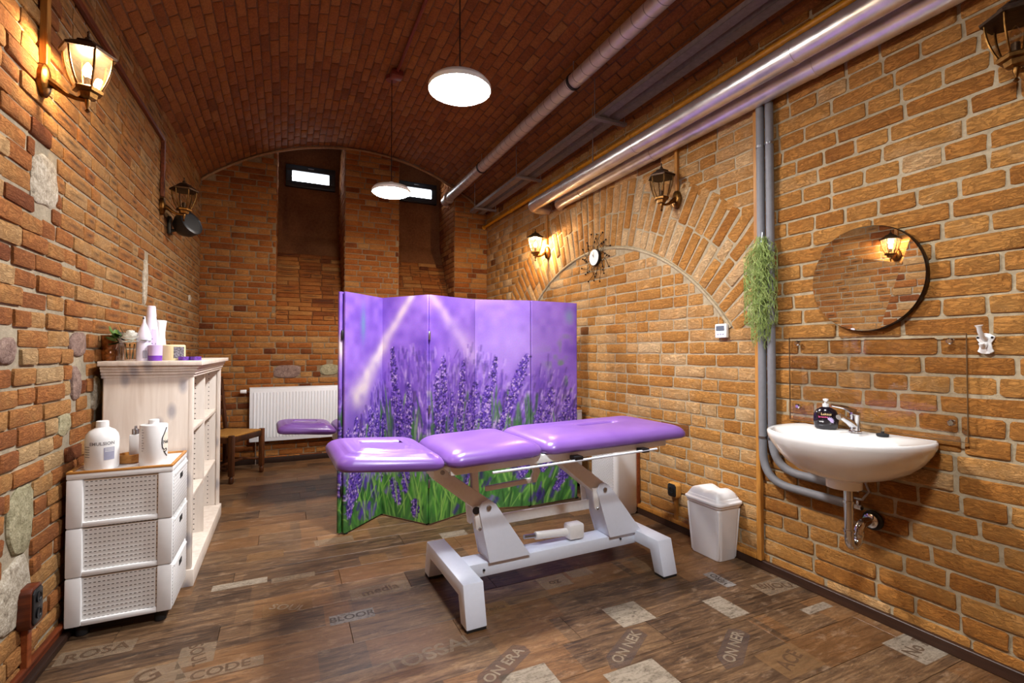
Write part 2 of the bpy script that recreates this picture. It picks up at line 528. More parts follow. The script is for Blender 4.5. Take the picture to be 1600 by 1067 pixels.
M['weave'] = woven('white_woven_plastic', srgb(230, 228, 224), srgb(92, 82, 74), 62, 52, 0.55, 0.2)
M['weave_side'] = woven('white_woven_plastic_front', srgb(222, 220, 218), srgb(120, 112, 106), 72, 62, 0.4, 0.2, (1, 2))
M['mesh_side'] = woven('white_perforated_plastic', srgb(224, 222, 220), srgb(128, 120, 112), 90, 90, 0.5, 0.5, (1, 2), True)
def rush():
    t = NT('woven_rush')
    v = t.coord()
    w = t.n('ShaderNodeTexWave', wave_type='BANDS'); t.l(v, w.inputs[0]); w.inputs['Scale'].default_value = 42; w.inputs['Distortion'].default_value = 1.5
    n = t.noise(v, 50, 3)
    c = t.ramp(t.math('ADD', t.math('MULTIPLY', w.outputs['Fac'], 0.5), t.math('MULTIPLY', n, 0.5)), [(0.25, srgb(120, 76, 24)), (0.6, srgb(176, 122, 46)), (0.9, srgb(200, 148, 70))])
    t.bsdf(c, 0.7, 0, t.bump(w.outputs['Fac'], 0.5, 0.006))
    return t.done()
M['rush'] = rush()
M['glass'] = thin_glass('clear_glass')
M['lantern_glass'] = thin_glass('lantern_glass', (1.0, 0.93, 0.8, 1), 0.08, 0.02, 0.008, (1.0, 0.85, 0.62, 1))
M['lantern_clear'] = thin_glass('clear_lantern_glass', (0.93, 0.9, 0.84, 1), 0.1, 0.02)
M['pendant_far'] = emitter('far_pendant_light', (1.0, 0.96, 0.91, 1), PENDANT_L[0])
M['pendant_mid'] = emitter('middle_pendant_light', (0.98, 0.98, 0.98, 1), PENDANT_L[1])
M['pendant_near'] = emitter('near_pendant_light', (0.90, 0.95, 1.0, 1), PENDANT_L[2])
M['bulb_lit'] = emitter('lit_bulb', (1.0, 0.82, 0.56, 1), 120.0)
M['daylight'] = emitter('daylit_window_pane', (0.86, 0.92, 1.0, 1), WINDOW_L)
def mirror_mat():
    t = NT('mirror_silvering')
    n = t.noise(t.coord(), 4, 2)
    c = t.ramp(n, [(0.3, srgb(232, 230, 226)), (0.7, srgb(240, 238, 234))])
    t.bsdf(c, 0.01, 1.0)
    return t.done()
M['mirror'] = mirror_mat()

# ------------------------------------------------------------------ bricks
def brick_variant(L, H, D, jit, rough, seed):
    """one brick: front grid proud of z=0 (local x along, y up, z out); returns verts, quads, uv per vert"""
    r = random.Random(seed)
    nx = 5 if L > 0.17 else 4
    xs = [-L / 2 + L * i / (nx - 1) for i in range(nx)]
    ys = [-H / 2, -H / 6, H / 6, H / 2]
    ch = 0.0032
    vs, uv, fs = [], [], []
    cx = min(0.15 * L, 0.010)
    xs2 = [-L / 2, -L / 2 + cx] + xs[2:-2] + [L / 2 - cx, L / 2]
    if nx == 4: xs2 = [-L / 2, -L / 2 + cx, L / 2 - cx, L / 2]
    ys2 = [-H / 2, -H / 2 + 0.008, H / 2 - 0.008, H / 2]
    nxx = len(xs2)
    for j, y in enumerate(ys2):
        for i, x in enumerate(xs2):
            edge = (i in (0, nxx - 1)) + (j in (0, 3))
            z = D
            if edge == 1: z = D - ch * r.uniform(0.7, 1.5)
            elif edge == 2: z = D - ch * r.uniform(1.4, 2.4)
            else: z += r.uniform(-rough, rough)
            dx = r.uniform(-jit, jit); dy = r.uniform(-jit, jit) * 0.8
            if edge == 2:
                dx -= math.copysign(r.uniform(0.0, 0.003), x); dy -= math.copysign(r.uniform(0.0, 0.003), y)
            vs.append((x + dx, y + dy, z)); uv.append((x / L + 0.5, y / H + 0.5))
    for j in range(3):
        for i in range(nxx - 1):
            a = j * nxx + i
            fs.append((a, a + 1, a + nxx + 1, a + nxx))
    loop = [i for i in range(nxx)] + [nxx * (j + 1) - 1 for j in range(1, 4)] + [3 * nxx + i for i in range(nxx - 2, -1, -1)] + [nxx * j for j in range(2, 0, -1)]
    b = len(vs)
    for k in loop:
        x, y, z = vs[k]
        vs.append((x, y, -0.01)); uv.append(uv[k])
    for q in range(len(loop)):
        q2 = (q + 1) % len(loop)
        fs.append((loop[q2], loop[q], b + q, b + q2))
    return vs, fs, uv

class Wall:
    """collects bricks of one wall, makes the 300 largest in view parts of their own and joins the rest"""
    def __init__(s, host, mat, jit=0.003, rough=0.002, depth=0.012, limit=300, seed=1):
        s.host, s.mat, s.b, s.limit = host, mat, [], limit
        s.cls = {}
        s.jit, s.rough, s.depth, s.seed = jit, rough, depth, seed
        s.rnd = random.Random(seed)
    def variants(s, key, L, H):
        if key not in s.cls:
            data = []
            for k in range(7):
                vs, fs, uv = brick_variant(L, H, s.depth, s.jit, s.rough, s.seed * 100 + {'long': 0, 'mid': 20, 'short': 40}[key] + k)
                me = bpy.data.meshes.new('brick')
                me.from_pydata(vs, [], fs)
                ul = me.uv_layers.new(name='UVMap')
                ix = np.empty(len(me.loops), dtype=np.int32); me.loops.foreach_get('vertex_index', ix)
                ul.data.foreach_set('uv', np.array(uv, dtype=np.float32)[ix].ravel())
                me.shade_smooth(); me.set_sharp_from_angle(angle=math.radians(50))
                me.materials.append(s.mat)
                data.append((me, np.array(vs), fs, np.array(uv)))
            s.cls[key] = (data, L, H)
        return s.cls[key]
    def put(s, pos, e1, e2, n, L, H, tone, stripe=0.0, proud=0.0):
        key = 'long' if L > 0.185 else ('mid' if L > 0.1 else 'short')
        base = {'long': 0.25, 'mid': 0.125, 'short': 0.07}[key]
        data, bl, bh = s.variants(key, base, 0.065)
        k = s.rnd.randrange(len(data))
        e1, e2, n = Vector(e1).normalized(), Vector(e2).normalized(), Vector(n).normalized()
        if s.rnd.random() < 0.5: e1, e2 = -e1, -e2
        sx, sy = L / bl, H / bh
        p = Vector(pos) + n * proud
        mt = Matrix(((e1.x * sx, e2.x * sy, n.x, p.x), (e1.y * sx, e2.y * sy, n.y, p.y), (e1.z * sx, e2.z * sy, n.z, p.z), (0, 0, 0, 1)))
        # apparent size
        q = []
        for i, j in ((-1, -1), (1, -1), (1, 1), (-1, 1)):
            pp = proj(p + e1 * (i * L / 2) + e2 * (j * H / 2))
            if pp is None: q = None; break
            q.append(pp)
        area = 0.0
        if q:
            area = abs(sum(q[a][0] * q[(a + 1) % 4][1] - q[(a + 1) % 4][0] * q[a][1] for a in range(4))) / 2
            cx = sum(a[0] for a in q) / 4; cy = sum(a[1] for a in q) / 4
            if not (-5 < cx < 1605 and -5 < cy < 1072): area *= 1e-4
        s.b.append((area, data[k], mt, tone, stripe))
    def finish(s):
        s.b.sort(key=lambda t: -t[0])
        for (area, d, mt, tone, stripe) in s.b[:s.limit]:
            o = bpy.data.objects.new('brick', d[0])
            COL.objects.link(o); o.parent = s.host
            o.matrix_local = s.host.matrix_world.inverted() @ mt
            o['tone'] = float(tone); o['stripe'] = float(stripe)
        rest = s.b[s.limit:]
        if not rest: return
        V, F, UVv, T, S = [], [], [], [], []
        base = 0
        for (area, d, mt, tone, stripe) in rest:
            v = d[1]; A = np.array(mt)
            V.append(v @ A[:3, :3].T + A[:3, 3]); UVv.append(d[3])
            F += [tuple(base + i for i in f) for f in d[2]]
            T.append(np.full(len(v), tone)); S.append(np.full(len(v), stripe)); base += len(v)
        me = bpy.data.meshes.new('brickwork')
        V = np.concatenate(V)
        me.from_pydata(V.tolist(), [], F)
        ul = me.uv_layers.new(name='UVMap')
        ix = np.empty(len(me.loops), dtype=np.int32); me.loops.foreach_get('vertex_index', ix)
        ul.data.foreach_set('uv', np.concatenate(UVv)[ix].astype(np.float32).ravel())
        for nm, arr in (('tone', T), ('stripe', S)):
            at = me.attributes.new(nm, 'FLOAT', 'POINT')
            at.data.foreach_set('value', np.concatenate(arr).astype(np.float32))
        me.shade_smooth(); me.set_sharp_from_angle(angle=math.radians(50))
        me.materials.append(s.mat)
        o = link('brickwork', me, s.host)
        tag(o, kind='stuff')

def structure(name, mb, mat, label=None, **k):
    o = mb.build(name, mat, None, **k)
    o['kind'] = 'structure'
    if label: o['label'] = label
    return o

# ------------------------------------------------------------------ room shell
# floor slab
floor = structure('floor', MB().box((0.8, 2.6, -0.06), (4.4, 9.4, 0.1)), M['dark_skirting'], 'dark patchwork wood plank floor', smooth=False)

# side walls (mortar faces with thickness)
def side_wall(name, fx, sgn, mat, label):
    a, b = YF - 0.2, YB + 1.3
    t = 0.3 * sgn
    vs = [(fx(a), a, -0.1), (fx(b), b, -0.1), (fx(b), b, 3.35), (fx(a), a, 3.35)]
    vs2 = [(x + t, y, z) for x, y, z in vs]
    m = MB().add(vs + vs2, [(0, 1, 2, 3), (7, 6, 5, 4), (0, 4, 5, 1), (1, 5, 6, 2), (2, 6, 7, 3), (3, 7, 4, 0)])
    return structure(name, m, mat, label, smooth=False)
wall_left = side_wall('wall_left', XL, -1, M['mortar_left'], 'orange brick left wall with stones near the camera')
wall_right = side_wall('wall_right', XR, 1, M['mortar_right'], 'orange brick right wall with a relieving arch')
wall_front = structure('wall_front', MB().box((0.8, YF - 0.15, 1.7), (4.6, 0.3, 4.4)), M['mortar_back'], 'brick wall behind the camera', smooth=False)

# back wall with two window niches
N1 = (-0.106, 0.635); N2 = (1.275, 2.004)
SILL = 1.55; ND = 0.68; NTOP = 3.95; SLOPE_TOP = 2.72
def back_wall():
    m = MB()
    def col(x0, x1, z0):
        k = max(2, int((x1 - x0) / 0.05))
        pts = [(x0 + (x1 - x0) * i / k) for i in range(k + 1)]
        poly = [(x0, z0), (x1, z0)] + [(x, vault_z(x) + 0.03) for x in reversed(pts)]
        vs = [(x, YB, z) for x, z in poly]
        m.add(vs, [tuple(range(len(vs)))])
    col(-1.1, N1[0], -0.1); col(N1[1], N2[0], -0.1); col(N2[1], 2.7, -0.1)
    for (a, b) in (N1, N2):
        m.add([(a, YB, -0.1), (b, YB, -0.1), (b, YB, SILL), (a, YB, SILL)], [(0, 1, 2, 3)])
    return m
wall_back = structure('wall_back', back_wall(), M['mortar_back'], 'brick back wall with two tall window niches', smooth=False)
for (a, b) in (N1, N2):
    m = MB()
    y1 = YB + ND
    m.add([(a, YB, SILL), (a, y1, SLOPE_TOP), (a, y1, NTOP), (a, YB, NTOP)], [(0, 1, 2, 3)])
    m.add([(b, YB, SILL), (b, y1, SLOPE_TOP), (b, y1, NTOP), (b, YB, NTOP)], [(0, 1, 2, 3)])
    m.add([(a, YB, SILL), (b, YB, SILL), (b, y1, SLOPE_TOP), (a, y1, SLOPE_TOP)], [(0, 1, 2, 3)])
    m.add([(a, y1, SLOPE_TOP), (b, y1, SLOPE_TOP), (b, y1, NTOP), (a, y1, NTOP)], [(0, 1, 2, 3)])
    m.add([(a, YB, NTOP), (b, YB, NTOP), (b, y1, NTOP), (a, y1, NTOP)], [(0, 1, 2, 3)])
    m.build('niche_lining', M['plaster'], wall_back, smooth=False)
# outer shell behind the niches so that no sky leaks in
structure('wall_outer', MB().box((0.8, YB + ND + 0.45, 1.9), (5.0, 0.5, 4.8)), M['plaster'], 'added unseen masonry shell behind the window niches, keeps the sky out', smooth=False)

# vault
def vault():
    m = MB()
    n = 48
    half = math.asin(1.86 / VR)
    ring = []
    for i in range(n + 1):
        a = -half + 2 * half * i / n
        ring.append((VXC + VR * math.sin(a), VZC + VR * math.cos(a)))
    ro = [(VXC + (x - VXC) * 1.08, VZC + (z - VZC) * 1.08) for x, z in ring]
    a, b = YF - 0.1, YB + 0.02
    vs = [(x, a, z) for x, z in ring] + [(x, b, z) for x, z in ring] + [(x, a, z) for x, z in ro] + [(x, b, z) for x, z in ro]
    k = n + 1
    fs = []
    for i in range(n):
        fs.append((i, i + 1, k + i + 1, k + i))
        fs.append((2 * k + i, 3 * k + i, 3 * k + i + 1, 2 * k + i + 1))
        fs.append((k + i, k + i + 1, 3 * k + i + 1, 3 * k + i))
    m.add(vs, fs)
    return m
ceiling = structure('ceiling', vault(), M['mortar_vault'], 'dark red brick barrel vault')
# pale plaster rim where the vault meets the back wall
m = MB()
rim = []
for i in range(41):
    a = -0.70 + 1.40 * i / 40
    rim.append((VXC + (VR - 0.018) * math.sin(a), YB - 0.005, VZC + (VR - 0.018) * math.cos(a)))
m.tube(rim, 0.016, 6)
structure('trim_1', m, M['plaster_rim'], 'pale plaster rim along the end of the vault')
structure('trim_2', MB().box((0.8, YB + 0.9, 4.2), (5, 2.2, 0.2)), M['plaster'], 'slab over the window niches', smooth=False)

def free_run(a, L, test, n=16):
    """longest piece of [a, a+L] that test leaves free"""
    best, cur, st0 = (0, 0), 0, 0
    for i in range(n + 1):
        fr = i < n and not test(a + L * (i + 0.5) / n)
        if fr:
            if cur == 0: st0 = i
            cur += 1
        else:
            if cur > best[0]: best = (cur, st0)
            cur = 0
    return a + L * best[1] / n, L * best[0] / n
# --- right wall bricks
AY, AZ, AR0, AR1 = 3.60, 0.363, 1.777, 2.33      # relieving arch on the right wall
def wall_frame(fx, sgn):
    a, b = Vector((fx(0), 0, 0)), Vector((fx(1), 1, 0))
    e1 = (b - a).normalized()
    n = Vector((-e1.y, e1.x, 0)) if sgn > 0 else Vector((e1.y, -e1.x, 0))
    return e1, n
e1r, nr = wall_frame(XR, 1)
e1l, nl = wall_frame(XL, -1)
WR = Wall(wall_right, M['brick_right'], 0.0026, 0.003, 0.008, 300, 3)
rnd = random.Random(11)
def in_arch(y, z):
    if y < 1.99: return False
    r = math.hypot(y - AY, z - AZ)
    return z > 1.36 and r > AR0 - 0.032 and r < AR1 - 0.035 and abs(y - AY) < 1.9
z = 0.052; row = 0
while z < 3.22:
    y = YF + 0.05 + rnd.uniform(0, 0.1)
    kind = row % 2
    while y < YB - 0.02:
        if kind == 0: L = 0.285 if rnd.random() < 0.86 else 0.14
        else: L = 0.14 if rnd.random() < 0.80 else 0.285
        if y > 2.0: L = 0.255 if rnd.random() < (0.75 if kind == 0 else 0.4) else 0.125
        L *= rnd.uniform(0.95, 1.04)
        L = min(L, YB - y - 0.005)
        if y < 1.95 < y + L: L = max(0.05, 1.955 - y)
        ya, La = free_run(y, L, lambda q: in_arch(q, z))
        yc = ya + La / 2
        if La > 0.035:
            tone = min(1, max(0, rnd.gauss(0.52 if yc < 1.98 else 0.68, 0.12)))  # bricks beyond the strip paler: lantern and pendant light put into their tone
            if rnd.random() < 0.014: tone = 0.0
            hb = 0.0685 if yc < 1.98 else 0.0705
            WR.put((XR(yc), yc, z), e1r, (0, 0, 1), nr, La - 0.002, hb * rnd.uniform(0.96, 1.03), tone, 0.0, rnd.uniform(-0.003, 0.003) if yc < 1.98 else rnd.uniform(-0.003, 0.0))
        y += L + (0.012 if y < 1.95 else 0.009)
    z += 0.0812; row += 1
# arch voussoirs
a = -1.0
r0s = None
while True:
    ang = a
    r_mid = AR0
    y0 = AY + r_mid * math.sin(ang); z0 = AZ + r_mid * math.cos(ang)
    if ang > 1.0: break
    pat = [0.27, 0.27] if rnd.random() < 0.55 else ([0.135, 0.27, 0.12] if rnd.random() < 0.6 else [0.2, 0.135, 0.2])
    rr = AR0 + 0.012
    for L in pat:
        L = L * rnd.uniform(0.93, 1.0)
        rc = rr + L / 2
        yy = AY + rc * math.sin(ang); zz = AZ + rc * math.cos(ang)
        rr += L + 0.011
        e1 = Vector((XR(1) - XR(0), 1, 0)).normalized() * math.sin(ang) + Vector((0, 0, 1)) * math.cos(ang)
        e2 = Vector((XR(1) - XR(0), 1, 0)).normalized() * math.cos(ang) - Vector((0, 0, 1)) * math.sin(ang)
        if yy < 2.02 or yy > YB - 0.1 or zz > 3.2 or zz < 1.40: continue
        tone = min(1, max(0, rnd.gauss(0.74, 0.18)))
        WR.put((XR(yy), yy, zz), e1, e2, nr, L, 0.062 * (rc / AR0) * rnd.uniform(0.92, 1.02), tone, 0, rnd.uniform(-0.003, 0.001))
    a += 0.076 / AR0
WR.finish()
# thin mortar ring under the voussoirs
m = MB()
m.tube([(XR(AY + AR0 * math.sin(q)) - 0.004, AY + (AR0 - 0.006) * math.sin(q), AZ + (AR0 - 0.006) * math.cos(q)) for q in [(-0.95 + 1.88 * i / 50) for i in range(51)]], 0.012, 6)
m.build('arch_joint', M['mortar_right'], wall_right)

# --- left wall bricks and stones
STONES = [  # y, z, ry, rz, material, name
    (2.56, 1.93, 0.11, 0.11, 'stone_pale'), (2.90, 1.10, 0.055, 0.075, 'stone_purple'), (2.92, 1.28, 0.09, 0.06, 'stone_purple'),
    (3.16, 1.03, 0.05, 0.085, 'stone_pale'), (4.02, 1.72, 0.055, 0.15, 'stone_pale'), (2.78, 0.93, 0.07, 0.05, 'stone_green'),
    (2.42, 0.62, 0.10, 0.12, 'stone_green'), (2.38, 0.36, 0.12, 0.13, 'stone_pale'), (2.30, 1.25, 0.06, 0.05, 'stone_purple'),
    (5.55, 1.75, 0.05, 0.04, 'stone_pale')]
WL = Wall(wall_left, M['brick_left'], 0.003, 0.003, 0.008, 300, 5)
rnd = random.Random(23)
z = 0.05; row = 0
while z < 3.22:
    y = YF + rnd.uniform(0, 0.15)
    k = row % 2
    while y < YB - 0.02:
        roughzone = y < 3.05 and z < 1.75 or y < 2.5
        L = 0.245 if k % 2 == 0 else 0.118
        if roughzone: L = rnd.choice([0.12, 0.16, 0.2, 0.23, 0.25])
        else: L *= rnd.uniform(0.97, 1.03)
        L = min(L, YB - y - 0.005)
        ya, La = free_run(y, L, lambda q: any(abs((q - s[0]) / (s[2] + 0.004)) ** 2.6 + abs((z - s[1]) / (s[3] + 0.022)) ** 2.6 < 1 for s in STONES))
        yc = ya + La / 2
        if La > 0.03:
            if roughzone:
                tone = min(1, max(0, rnd.gauss(0.45, 0.24))); st = 0.0; pr = rnd.uniform(-0.004, 0.008); hh = rnd.uniform(0.9, 1.06)
            else:
                tone = min(1, max(0, rnd.gauss(0.6, 0.12))); st = rnd.choice([0, 0, 0.6, 0.8, 0.9]); pr = rnd.uniform(-0.001, 0.002); hh = rnd.uniform(0.98, 1.0)
            WL.put((XL(yc), yc, z + (rnd.uniform(-0.004, 0.004) if roughzone else 0)), e1l, (0, 0, 1), nl, La - 0.001, 0.0635 * hh, tone, st, pr)
        y += L + 0.009; k += 1
    z += 0.0735; row += 1
WL.finish()
for i, (y, z, ry, rz, mt) in enumerate(STONES):
    m = MB()
    rs = random.Random(100 + i)
    n = 18
    ph = [rs.uniform(0, 6.28) for _ in range(4)]
    jj = [rs.uniform(-0.07, 0.07) for _ in range(n)]
    def rad(a): return (abs(math.cos(a)) ** 2.8 + abs(math.sin(a)) ** 2.8) ** (-1 / 2.8) * (1 + 0.07 * math.sin(2 * a + ph[0]) + 0.06 * math.sin(3 * a + ph[1])) + jj[int(round(a / (2 * math.pi) * n)) % n]
    rings = []
    for (f, d) in ((1.0, -0.01), (1.0, 0.003), (0.95, 0.009), (0.80, 0.013), (0.45, 0.015), (0.15, 0.016)):
        rings.append([(XL(y) + d + rs.uniform(-0.002, 0.002), y + ry * f * rad(2 * math.pi * k / n) * math.cos(2 * math.pi * k / n), z + rz * f * rad(2 * math.pi * k / n) * math.sin(2 * math.pi * k / n)) for k in range(n)])
    m.loft(rings)
    m.build('stone', M[mt], wall_left)

# --- back wall bricks
WB = Wall(wall_back, M['brick_back'], 0.0026, 0.003, 0.010, 300, 9)
rnd = random.Random(31)
BST = [(0.02, 1.015, 0.14, 0.075), (0.47, 1.03, 0.10, 0.065)]
z = 0.04; row = 0
while z < 3.68:
    x = -0.86 + rnd.uniform(-0.1, 0.0); k = row
    while x < 2.48:
        L = (0.24 if k % 2 == 0 else 0.12) * rnd.uniform(0.95, 1.05)
        if z > SILL - 0.02:
            for (a, b) in ((x, N1[0]), (x, N2[0])):
                if x < b < x + L + 0.02: L = b - x - 0.002
            for (a, b) in (N1, N2):
                if a - 0.001 <= x < b: x = b + 0.004; L = 0.2 * rnd.uniform(0.6, 1.2)
            for b in (N1[0], N2[0]):
                if x < b < x + L + 0.02: L = b - x - 0.002
        xc = x + L / 2
        x1_, La = free_run(x, L, lambda q: any(abs((q - s[0]) / (s[2] + 0.004)) ** 2.6 + abs((z - s[1]) / (s[3] + 0.02)) ** 2.6 < 1 for s in BST))
        xc = x1_ + La / 2
        if La > 0.025 and z < vault_z(xc) - 0.02:
            WB.put((xc, YB, z), (1, 0, 0), (0, 0, 1), (0, -1, 0), La - 0.002, 0.058 * rnd.uniform(0.93, 1.03), min(1, max(0, rnd.gauss(0.5, 0.2))), 0.0, rnd.uniform(-0.003, 0.003))
        x += L + 0.011; k += 1
    z += 0.067; row += 1
# sloping sills and reveals of the niches
for (a, b) in (N1, N2):
    d = Vector((0, ND, SLOPE_TOP - SILL)); Ls = d.length; d.normalize()
    nn = Vector((0, -d.z, d.y))
    s = 0.03; k = 0
    while s < Ls * 0.80:
        x = a + 0.005; 
        while x < b - 0.02:
            L = min(rnd.choice([0.12, 0.24, 0.24]) * rnd.uniform(0.95, 1.05), b - x - 0.006)
            if L > 0.03:
                st = 0.9 if rnd.random() < 0.4 else 0.0
                WB.put(Vector((x + L / 2, YB, SILL)) + d * s, (1, 0, 0), d, nn, L - 0.002, 0.052, min(1, max(0, rnd.gauss(0.42, 0.16))), st, rnd.uniform(0.0, 0.006) + 0.004 * (k % 2))
            x += L + 0.01
        s += 0.062; k += 1
    for (xx, nx) in ((a, 1), (b, -1)):
        z = SILL + 0.04; row = 0
        while z < 3.8:
            y0 = YB + 0.012 + (0.06 if row % 2 else 0)
            ymin_slope = YB + ND * max(0.0, min(1.0, (z - SILL) / (SLOPE_TOP - SILL)))
            y = YB + 0.01
            if row % 2: L0 = 0.11
            else: L0 = 0.22
            ymax = ymin_slope - 0.02 if z < SLOPE_TOP else YB + ND - 0.01
            while y < ymax - 0.03:
                L = min(L0, ymax - y)
                if L > 0.03:
                    WB.put((xx, y + L / 2, z), (0, 1, 0), (0, 0, 1), (nx, 0, 0), L - 0.002, 0.056, min(1, max(0, rnd.gauss(0.5, 0.18))), 0, rnd.uniform(-0.004, 0.001))
                y += L + 0.011; L0 = 0.22
            z += 0.067; row += 1
WB.finish()
for i, (x, z, rx, rz) in enumerate(BST):
    m = MB(); rs = random.Random(140 + i); n = 18
    rings = []
    for (f, dd) in ((1.0, -0.01), (1.0, 0.004), (0.93, 0.012), (0.7, 0.018), (0.3, 0.02)):
        rings.append([(x + rx * f * (1 + 0.1 * math.sin(2 * q + i)) * math.copysign(abs(math.cos(q)) ** 0.6, math.cos(q)), YB - dd, z + rz * f * math.copysign(abs(math.sin(q)) ** 0.7, math.sin(q))) for q in [2 * math.pi * k / n for k in range(n)]])
    m.loft(rings)
    m.build('stone', M['stone_purple' if i == 0 else 'stone_green'], wall_back)

# --- front wall bricks (seen only in reflections and from the side)
WF = Wall(wall_front, M['brick_back'], 0.004, 0.003, 0.010, 0, 13)
z = 0.04; row = 0
while z < 3.68:
    x = -0.95 + rnd.uniform(-0.1, 0.0); k = row
    while x < 2.5:
        L = (0.24 if k % 2 == 0 else 0.12) * rnd.uniform(0.95, 1.05)
        if z < vault_z(x + L / 2):
            WF.put((x + L / 2, YF, z), (1, 0, 0), (0, 0, 1), (0, 1, 0), L - 0.002, 0.06, min(1, max(0, rnd.gauss(0.5, 0.2))), 0.0, 0)
        x += L + 0.011; k += 1
    z += 0.0735; row += 1
WF.finish()

# --- vault bricks
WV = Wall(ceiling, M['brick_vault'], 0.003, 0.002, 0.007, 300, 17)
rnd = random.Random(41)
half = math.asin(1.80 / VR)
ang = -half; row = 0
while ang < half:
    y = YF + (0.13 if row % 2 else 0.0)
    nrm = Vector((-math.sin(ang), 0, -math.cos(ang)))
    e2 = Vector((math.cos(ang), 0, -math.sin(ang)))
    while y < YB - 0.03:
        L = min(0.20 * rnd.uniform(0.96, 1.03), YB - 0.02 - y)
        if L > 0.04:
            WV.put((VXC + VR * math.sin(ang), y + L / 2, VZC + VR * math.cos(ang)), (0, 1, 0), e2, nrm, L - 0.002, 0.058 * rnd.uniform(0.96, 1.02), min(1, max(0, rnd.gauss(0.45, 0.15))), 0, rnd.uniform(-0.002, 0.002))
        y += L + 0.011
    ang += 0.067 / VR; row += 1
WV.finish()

# ------------------------------------------------------------------ plank floor
def plank_mat():
    t = NT('printed_patchwork_plank')
    v = t.coord()
    oi = t.n('ShaderNodeObjectInfo').outputs['Random']
    off = t.n('ShaderNodeCombineXYZ')
    t.l(t.math('MULTIPLY', oi, 37.0), off.inputs[0]); t.l(t.math('MULTIPLY', oi, 11.0), off.inputs[1])
    mp = t.mapping(v, (1.3, 11, 1), off.outputs[0])
    n1 = t.noise(mp, 2.4, 7, 0.68, 1.6)
    n2 = t.noise(mp, 14.0, 4, 0.6)
    n3 = t.noise(t.mapping(v, (1, 1.6, 1), off.outputs[0]), 3.2, 3, 0.5)
    # boards glued from shorter staves
    vor = t.n('ShaderNodeTexVoronoi', feature='F1'); t.l(t.mapping(v, (1.9, 0.001, 0.001), off.outputs[0]), vor.inputs['Vector']); vor.inputs['Scale'].default_value = 1.0
    sc = t.n('ShaderNodeSeparateColor'); t.l(vor.outputs['Color'], sc.inputs[0])
    f = t.math('ADD', t.math('MULTIPLY', n1, 0.78), t.math('MULTIPLY', n2, 0.2))
    f = t.math('ADD', f, t.math('MULTIPLY_ADD', oi, 0.14, -0.02))
    f = t.math('ADD', f, t.math('MULTIPLY_ADD', sc.outputs[0], 0.09, -0.045))
    f = t.math('ADD', f, t.math('MULTIPLY_ADD', n3, 0.3, -0.15), clamp=True)
    col = t.ramp(f, [(0.30, srgb(32, 22, 15)), (0.43, srgb(66, 47, 32)), (0.55, srgb(98, 72, 49)), (0.70, srgb(126, 97, 67)), (0.9, srgb(156, 130, 100))])
    warm = t.math('MULTIPLY', t.math('GREATER_THAN', sc.outputs[1], 0.8), 0.25)
    col = t.mix(warm, col, srgb(150, 98, 48))
    cr = t.ramp(t.noise(t.mapping(v, (1.0, 8, 1), off.outputs[0]), 4.0, 6, 0.7, 2.5), [(0.47, (0, 0, 0, 1)), (0.495, (1, 1, 1, 1)), (0.505, (1, 1, 1, 1)), (0.53, (0, 0, 0, 1))])
    col = t.mix(t.math('MULTIPLY', cr, t.math('MULTIPLY', n3, 0.8)), col, srgb(34, 20, 13))
    n5 = t.noise(t.mapping(v, (0.8, 3.2, 1), off.outputs[0]), 5.0, 7, 0.72, 1.0)
    col = t.mix(t.math('MULTIPLY', t.ramp(n5, [(0.28, (1, 1, 1, 1)), (0.47, (0, 0, 0, 1))]), 0.75), col, srgb(38, 25, 18))
    n6 = t.noise(t.mapping(v, (2.2, 5.0, 1), off.outputs[0]), 4.0, 6, 0.75, 0.4)
    col = t.mix(t.math('MULTIPLY', t.ramp(n6, [(0.55, (0, 0, 0, 1)), (0.72, (1, 1, 1, 1))]), 0.45), col, srgb(168, 140, 112))
    t.bsdf(col, t.math('MULTIPLY_ADD', n2, 0.2, 0.34), 0, t.bump(f, 0.25, 0.004), 0.4)
    return t.done()
M['plank'] = plank_mat()
PW, PL = 0.193, 1.28
rnd = random.Random(5)
planks = []
def plank_mesh(L):
    m = MB(); m.box((0, 0, -0.004), (L - 0.0015, PW - 0.0015, 0.008))
    return m.mesh('plank', M['plank'], bevel=0.0012, seg=1, smooth=False)
full = plank_mesh(PL)
y = YF + 0.02; row = 0
while y < YB + 0.02:
    x0 = -0.98; xe = 2.56
    off = (row * 0.43 + rnd.uniform(-0.08, 0.08)) % PL
    x = x0 - off
    while x < xe:
        a = max(x, x0); b = min(x + PL, xe)
        if b - a > 0.05:
            me = full if b - a > PL - 1e-4 else plank_mesh(b - a)
            o = link('plank', me, floor)
            o.location = ((a + b) / 2, y + PW / 2, 0)
            planks.append((a, b, y, y + PW, o))
        x += PL
    y += PW; row += 1

